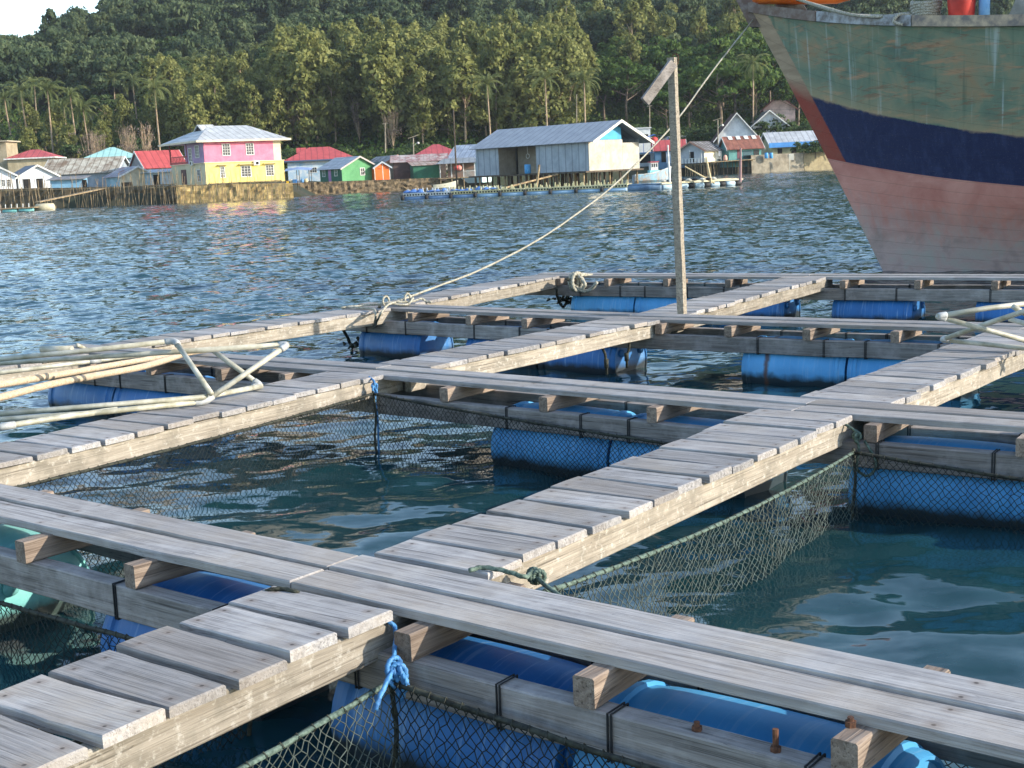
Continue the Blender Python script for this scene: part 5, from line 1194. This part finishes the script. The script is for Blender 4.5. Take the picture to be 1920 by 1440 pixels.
# ------------------------------------------------------------------ vegetation
def leaf_mat(name, dark, mid, light, hue=.25):
    m, t, p = newmat(name); nt_ = t
    at = N(t, "ShaderNodeAttribute", attribute_name='tone')
    oi = N(t, "ShaderNodeObjectInfo"); ad = N(t, "ShaderNodeMath", operation='MULTIPLY_ADD'); t.links.new(oi.outputs['Random'], ad.inputs[0]); ad.inputs[1].default_value = hue; 
    sb = N(t, "ShaderNodeMath", operation='SUBTRACT'); t.links.new(at.outputs['Fac'], sb.inputs[0]); sb.inputs[1].default_value = hue / 2
    t.links.new(sb.outputs[0], ad.inputs[2])
    c = ramp(t, ad.outputs[0], [(.05, dark), (.5, mid), (.95, light)])
    t.links.new(c, p.inputs['Base Color']); p.inputs['Roughness'].default_value = .75; p.inputs['Specular IOR Level'].default_value = .25
    tr = N(t, "ShaderNodeBsdfTranslucent"); t.links.new(c, tr.inputs[0]); ms = N(t, "ShaderNodeMixShader"); ms.inputs[0].default_value = .38
    out = t.nodes['Material Output']; t.links.new(p.outputs[0], ms.inputs[1]); t.links.new(tr.outputs[0], ms.inputs[2]); t.links.new(ms.outputs[0], out.inputs[0])
leaf_mat('leaf_gelam', (.10, .12, .034), (.19, .205, .058), (.28, .285, .095))
leaf_mat('leaf_broad', (.032, .058, .020), (.066, .108, .034), (.115, .165, .052))
leaf_mat('leaf_lush', (.030, .060, .012), (.065, .120, .022), (.12, .18, .038))
leaf_mat('leaf_hill', (.036, .062, .030), (.074, .112, .050), (.13, .165, .075), .5)  # bluer green, distance haze put into the leaf colour
leaf_mat('leaf_palm', (.065, .095, .03), (.15, .185, .06), (.25, .27, .10))
leaf_mat('leaf_dry', (.14, .10, .075), (.22, .165, .13), (.30, .24, .19))
plain('bark', '8a7a66', .9, '5b4e40', 1.2); plain('bark_pale', 'a8947a', .9, '7d6a54', 1.5)
def leaves(lobes, per, size, rng, shell=(.62, 1.06), flat=.0, tone_var=.5):
    L = np.array(lobes); n = len(L); N_ = n * per
    idx = np.repeat(np.arange(n), per); d = rng.normal(size=(N_, 3)); d /= np.linalg.norm(d, axis=1)[:, None]
    d[:, 2] = np.where(d[:, 2] < -.35, -d[:, 2] * .6, d[:, 2])
    r = rng.uniform(shell[0], shell[1], N_)[:, None]; C = L[idx, :3] + d * L[idx, 3:6] * r
    nr = d + rng.normal(size=(N_, 3)) * .55; nr /= np.linalg.norm(nr, axis=1)[:, None]
    t1 = np.cross(nr, rng.normal(size=(N_, 3))); t1 /= np.linalg.norm(t1, axis=1)[:, None] + 1e-9; t2 = np.cross(nr, t1)
    s = size * rng.uniform(.55, 1.25, N_)[:, None]; a = s * rng.uniform(.45, .75, N_)[:, None]
    V = np.stack([C - t1 * s, C - t2 * a, C + t1 * s, C + t2 * a], 1).reshape(-1, 3)
    tone = .5 + (rng.uniform(-.5, .5, N_) * tone_var + rng.uniform(-.5, .5, n)[idx] * .6)
    return V, np.arange(N_ * 4).reshape(-1, 4), np.clip(tone, 0, 1)
def crown_gelam(seed, H):
    r = np.random.default_rng(seed); lobes = []; wd = H * r.uniform(.17, .24)
    for i in range(46):
        u = r.uniform(0, 1) ** .85; z = H * (.14 + .83 * u); w_ = wd * (1.05 - .75 * u ** 2.4) * (.55 + .45 * min(1, u * 4)); a = r.uniform(0, 6.28); q = w_ * math.sqrt(r.uniform(0, 1)) * .95
        s = r.uniform(.75, 1.3) * (1.15 - .35 * u) * H / 13; lobes.append((q * math.cos(a), q * math.sin(a), z, s, s, s * r.uniform(1.0, 1.7)))
    return lobes
def crown_broad(seed, H):
    r = np.random.default_rng(seed); lobes = []; wd = H * r.uniform(.34, .46)
    for i in range(34):
        a = r.uniform(0, 6.28); ph = r.uniform(.0, 1); q = wd * math.sqrt(r.uniform(.05, 1)); z = H * (.45 + .5 * math.sqrt(max(0, 1 - (q / wd) ** 2)) * r.uniform(.55, 1)); s = r.uniform(.8, 1.5) * H / 12
        lobes.append((q * math.cos(a), q * math.sin(a), z, s * 1.15, s * 1.15, s * .8))
    return lobes
def trunk_mesh(seed, H, lobes, r0, mt, limbs=9):
    r = random.Random(seed); m = MB(); b = [Vector((0, 0, -.8)), Vector((r.uniform(-.2, .2), r.uniform(-.2, .2), H * .3)), Vector((r.uniform(-.4, .4), r.uniform(-.4, .4), H * .6)), Vector((r.uniform(-.3, .3), r.uniform(-.3, .3), H * .88))]
    sp = spline(b, 4); m.tube(sp, r0, 6, r1=r0 * .25)
    for l in r.sample(lobes, min(limbs, len(lobes))):
        z0 = min(H * .75, max(H * .22, l[2] - H * .22)); c_ = sp[min(len(sp) - 1, int(len(sp) * z0 / (H * .9)))]; e = Vector(l[:3]); m.tube([c_, c_.lerp(e, .5) + Vector((0, 0, -.1)), e], r0 * .38, 5, r1=r0 * .1)
    return m.mesh('trunk', mt)
def tree_proto(kind, seed, H):
    rng = np.random.default_rng(seed + 50)
    if kind == 'gelam': lb = crown_gelam(seed, H); V, Fq, tn = leaves(lb, 72, .34, rng); return trunk_mesh(seed, H, lb, .16, 'bark_pale', 12), np_mesh('crown', V, Fq, 'leaf_gelam', attr=tn)
    if kind in ('broad', 'lush'): lb = crown_broad(seed, H); V, Fq, tn = leaves(lb, 75, .36, rng); return trunk_mesh(seed, H, lb, .24, 'bark'), np_mesh('crown', V, Fq, 'leaf_' + kind, attr=tn)
    if kind == 'shrub': lb = [(l[0], l[1], l[2] - H * .42, l[3], l[4], l[5]) for l in crown_broad(seed, H)]; V, Fq, tn = leaves(lb, 45, .26, rng); return trunk_mesh(seed, H * .5, lb, .10, 'bark', 5), np_mesh('crown', V, Fq, 'leaf_broad', attr=tn)
    if kind == 'bare':
        m = MB(); r = random.Random(seed)
        for i in range(16):
            a = r.uniform(0, 6.28); sp_ = r.uniform(.05, .22) * H; e = Vector((math.cos(a) * sp_, math.sin(a) * sp_, H * r.uniform(.7, 1))); s_ = Vector((0, 0, H * r.uniform(.05, .4)))
            mid = s_.lerp(e, .5) + Vector((math.cos(a) * sp_ * .25, math.sin(a) * sp_ * .25, 0)); m.tube([s_, mid, e], .06, 4, r1=.02)
            for k_ in range(5):
                q = mid.lerp(e, r.random()); m.tube([q, q + Vector((r.uniform(-.5, .5), r.uniform(-.5, .5), r.uniform(.5, 1.4)))], .03, 3, r1=.012)
        m.tube([(0, 0, -.8), (0, 0, H * .6)], .14, 6, r1=.06); tr = m.mesh('trunk', 'bark_pale')
        lb = [(r.gauss(0, H * .09), r.gauss(0, H * .09), H * r.uniform(.4, .98), .6, .6, 1.0) for _ in range(22)]; V, Fq, tn = leaves(lb, 14, .16, rng); return tr, np_mesh('crown', V, Fq, 'leaf_dry', attr=tn)
def palm_proto(seed, H):
    r = random.Random(seed); m = MB(); lean = Vector((r.uniform(-.9, .9), r.uniform(-.5, .5), 0)); sp_ = spline([Vector((0, 0, -.8)), lean * .2 + Vector((0, 0, H * .35)), lean * .7 + Vector((0, 0, H * .7)), lean + Vector((0, 0, H))], 5)
    m.tube(sp_, .19, 7, r1=.11); top = sp_[-1]; tr = m.mesh('trunk', 'bark_pale'); Vs = []; tn = []
    for k_ in range(26):
        az = k_ * 2.4 + r.uniform(-.3, .3); el = r.uniform(-.5, 1.25) if k_ > 4 else r.uniform(1.0, 1.4); L = r.uniform(3.5, 4.6); d = Vector((math.cos(az), math.sin(az), 0)); pts = []; p_ = top.copy(); a = el
        tone = r.uniform(.3, .9) if el > -.1 else r.uniform(.05, .4)
        for i in range(11):
            pts.append(p_.copy()); p_ = p_ + (d * math.cos(a) + Vector((0, 0, math.sin(a)))) * (L / 10); a -= .17 + .05 * (i > 5)
        sd_ = Vector((-d.y, d.x, 0))
        for i in range(1, 11):
            for s_ in (-1, 1):
                for hf in (0, .5):
                    q = pts[i - 1].lerp(pts[i], hf); ll = (.75 - .055 * abs(i - 4)) * r.uniform(.8, 1.1); tip = q + sd_ * (s_ * ll * .72) + Vector((0, 0, -ll * .55)) + (pts[i] - pts[i - 1]) * .8; wv = (pts[i] - pts[i - 1]) * .28
                    Vs += [q, q + wv, tip + wv * .2, tip]; tn.append(min(1, max(0, tone + r.uniform(-.15, .15))))
        for i in range(10): wv = sd_ * .035; Vs += [pts[i] - wv, pts[i] + wv, pts[i + 1] + wv * .8, pts[i + 1] - wv * .8]; tn.append(.8)
    V = np.array([tuple(q) for q in Vs]); return tr, np_mesh('crown', V, np.arange(len(V)).reshape(-1, 4), 'leaf_palm', attr=np.array(tn))
PROTO = {'gelam': [tree_proto('gelam', 10 + i, 13.0) for i in range(6)], 'broad': [tree_proto('broad', 30 + i, 11.0) for i in range(4)], 'lush': [tree_proto('lush', 40 + i, 11.0) for i in range(4)], 'bare': [tree_proto('bare', 60 + i, 9.0) for i in range(3)], 'shrub': [tree_proto('shrub', 70 + i, 8.0) for i in range(3)]}
PALM = [palm_proto(80 + i, 8.0) for i in range(4)]
TL = {'gelam': ('slender_tree', 'slender yellow-green tree on the slope behind the village', 'yellow-green trees behind the village'), 'broad': ('broadleaf_tree', 'dark broad-crowned tree on the slope behind the village', 'dark broadleaf trees behind the village'),
      'lush': ('lush_tree', 'lush mid-green tree on the slope behind the white gables', 'lush trees behind the white gables'), 'bare': ('bare_tree', 'leafless pinkish grey tree behind the village roofs', 'leafless trees behind the roofs'), 'shrub': ('shrub', 'dark green shrub growing behind the village roofs', 'shrubs behind the roofs')}
def plant(kind, x, y, sc_, i, z=None):
    nm, lb, gp = TL[kind]; r = random.Random(i * 7 + 1); t = thing(nm, (x, y, land(x, y) if z is None else z), r.uniform(0, 6.28), lb, 'shrub' if kind == 'shrub' else 'tree', gp)
    t.scale = (sc_ * r.uniform(.88, 1.15), sc_ * r.uniform(.88, 1.15), sc_ * r.uniform(.92, 1.1)); a, b = PROTO[kind][i % len(PROTO[kind])]
    link('trunk', a, t); link('crown', b, t); return t
r = random.Random(21); pts = []
def scatter(kind, n, px0, px1, d0, d1, s0, s1, sep, bias=1.0):
    c_ = 0; tries = 0
    while c_ < n and tries < n * 60:
        tries += 1; D = d0 + (d1 - d0) * r.random() ** bias; px = r.uniform(px0, px1); x = at_y(px, 300, D).x
        if any((x - a) ** 2 + (D - b) ** 2 < (sep * (.75 + .25 * (e == kind))) ** 2 for a, b, e in pts): continue
        pts.append((x, D, kind)); plant(kind, x, D, r.uniform(s0, s1), len(pts)); c_ += 1
# palms placed from their crowns in the photograph
for i, (px, py, D) in enumerate([(290, 165, 240), (88, 168, 246), (45, 172, 250), (135, 178, 248), (62, 160, 285), (400, 102, 312), (363, 118, 300), (318, 112, 318), (530, 75, 335), (585, 72, 330), (628, 68, 345), (480, 92, 330), (915, 158, 238), (1022, 146, 239), (1094, 150, 240), (1410, 118, 244), (160, 205, 250), (120, 200, 256), (14, 185, 262), (250, 150, 290), (210, 148, 296), (440, 118, 305), (690, 95, 330), (380, 165, 280)]):
    q = at_y(px, py, D); g = land(q.x, D); h = max(4.0, q.z - g); a, b = PALM[i % 4]
    t = thing('palm_tree', (q.x, D, g), RI.uniform(0, 6.28), 'coconut palm with feathery crown on the slope behind the village', 'palm tree', 'coconut palms behind the village'); s_ = h / 8.0
    link('trunk', a, t).scale = (1, 1, s_); o = link('crown', b, t); o.scale = (1.0, 1.0, 1.0); o.location = (0, 0, 8.0 * (s_ - 1.0)); pts.append((q.x, D, 'palm'))
scatter('bare', 3, 160, 205, 232, 242, .75, .95, 3); scatter('bare', 3, 240, 275, 232, 242, .85, 1.05, 2.5); scatter('bare', 4, 500, 980, 238, 256, .8, 1.1, 4)
scatter('gelam', 92, 540, 1090, 246, 302, 1.1, 1.5, 3.2, 1.2); scatter('gelam', 44, 290, 560, 244, 285, .8, 1.2, 3.4); scatter('gelam', 9, 20, 240, 240, 262, .6, .85, 4)
scatter('gelam', 14, 1050, 1460, 285, 330, 1.0, 1.4, 5)
scatter('lush', 46, 1085, 1640, 248, 310, .8, 1.35, 5.0); scatter('broad', 16, -60, 330, 240, 262, .4, .65, 5); scatter('broad', 10, -60, 330, 280, 320, .6, .9, 5); scatter('broad', 20, 300, 1150, 300, 345, .9, 1.2, 6)
scatter('shrub', 26, 540, 900, 224, 236, .6, .95, 3.2); scatter('shrub', 22, -40, 400, 228, 240, .45, .7, 3.2); scatter('shrub', 20, 1180, 1600, 236, 246, .6, 1.0, 3.5)
for k_, (px, sc0) in enumerate(((1500, .5), (1530, .6), (1556, .7), (1516, .45))): plant('shrub', at_y(px, 285, 219).x, 219 + .4 * k_, sc0, 3 + k_, z=at_y(px, 291, 219).z)
# forest on the hill: one far mass
rng = np.random.default_rng(5); base_lobes = [np.array(crown_broad(200 + i, 12.0)) for i in range(4)] + [np.array(crown_gelam(220 + i, 13.0)) for i in range(2)]
Vs, Fs, Ts = [], [], []; off = 0; hp = []
y = 302.0
while y < 560:
    stp = 6.0 + (y - 300) * .012; x = -.46 * y
    while x < .46 * y:
        xx, yy = x + rng.uniform(-.4, .4) * stp, y + rng.uniform(-.4, .4) * stp
        if not (yy < 345 and -90 < xx < 80 and rng.random() < .55): hp.append((xx, yy))
        x += stp
    y += stp * .95
fc = bpy.data.collections.new('forest_crowns')           # source crowns, not in the scene itself
for k_, lb in enumerate(base_lobes):
    V, Fq, tn = leaves([tuple(l) for l in lb], 60, .42, rng, (.68, 1.06)); fc.objects.link(bpy.data.objects.new('crown_%d' % k_, np_mesh('crown', V, Fq, 'leaf_hill', attr=tn)))
n = len(hp); P = np.array([(a, b, land(a, b) - 2.5) for a, b in hp], np.float32)
me = bpy.data.meshes.new('hillside_forest'); me.vertices.add(n); me.vertices.foreach_set('co', P.ravel())
ss = rng.uniform(.75, 1.3, n)
for nm_, ty, dat in (('rot', 'FLOAT_VECTOR', np.stack([np.zeros(n), np.zeros(n), rng.uniform(0, 6.28, n)], 1)), ('scl', 'FLOAT_VECTOR', np.stack([ss, ss, ss * rng.uniform(.85, 1.25, n)], 1)), ('pick', 'INT', np.where(rng.random(n) < .75, rng.integers(0, 6, n), rng.integers(0, 4, n)))):
    a_ = me.attributes.new(nm_, ty, 'POINT'); a_.data.foreach_set('vector' if ty == 'FLOAT_VECTOR' else 'value', np.ascontiguousarray(dat, np.float32 if ty == 'FLOAT_VECTOR' else np.int32).ravel())
o = link('hillside_forest', me, kind='stuff', label='dense dark green forest covering the hill', cat='forest')
ng = bpy.data.node_groups.new('forest', 'GeometryNodeTree'); ng.interface.new_socket('Geometry', in_out='INPUT', socket_type='NodeSocketGeometry'); ng.interface.new_socket('Geometry', in_out='OUTPUT', socket_type='NodeSocketGeometry')
gi, go = ng.nodes.new('NodeGroupInput'), ng.nodes.new('NodeGroupOutput'); ip = ng.nodes.new('GeometryNodeInstanceOnPoints'); ci = ng.nodes.new('GeometryNodeCollectionInfo'); ci.inputs[0].default_value = fc; ci.inputs[1].default_value = True; ci.inputs[2].default_value = True
ip.inputs['Pick Instance'].default_value = True
ng.links.new(gi.outputs[0], ip.inputs['Points']); ng.links.new(ci.outputs[0], ip.inputs['Instance']); ng.links.new(ip.outputs[0], go.inputs[0])
for nm_, ty, sk in (('rot', 'FLOAT_VECTOR', 'Rotation'), ('scl', 'FLOAT_VECTOR', 'Scale'), ('pick', 'INT', 'Instance Index')):
    na = ng.nodes.new('GeometryNodeInputNamedAttribute'); na.data_type = ty; na.inputs[0].default_value = nm_; ng.links.new(na.outputs[0], ip.inputs[sk])
o.modifiers.new('forest', 'NODES').node_group = ng
# undergrowth below the trees
n = 9000; yy = rng.uniform(224, 305, n); xx = rng.uniform(-.45, .45, n) * yy; lob = [(a, b, land(a, b) + .3, rng.uniform(.7, 1.5), rng.uniform(.7, 1.5), rng.uniform(.6, 2.6)) for a, b in zip(xx, yy) if b > shore(a) + 14]
V, Fq, tn = leaves(lob, 10, .42, rng); link('undergrowth', np_mesh('undergrowth', V, Fq, 'leaf_lush', attr=tn), kind='stuff', label='low dark undergrowth between the trees and houses', cat='undergrowth')

# ------------------------------------------------------------------ thin haze volume, added to lighten the hill
m = MB(); m.box(-520, 520, -100, 720, -2.6, 140); me = bpy.data.meshes.new('haze')
hm = bpy.data.materials.new('haze'); hm.use_nodes = True; ht = hm.node_tree; ht.nodes.remove(ht.nodes['Principled BSDF'])
pv = ht.nodes.new('ShaderNodeVolumePrincipled'); pv.inputs['Color'].default_value = (.86, .92, 1, 1); pv.inputs['Density'].default_value = .00012; pv.inputs['Anisotropy'].default_value = .2
ht.links.new(pv.outputs[0], ht.nodes['Material Output'].inputs['Volume']); MATS['haze'] = hm
link('haze', m.mesh('haze', 'haze'), kind='stuff')
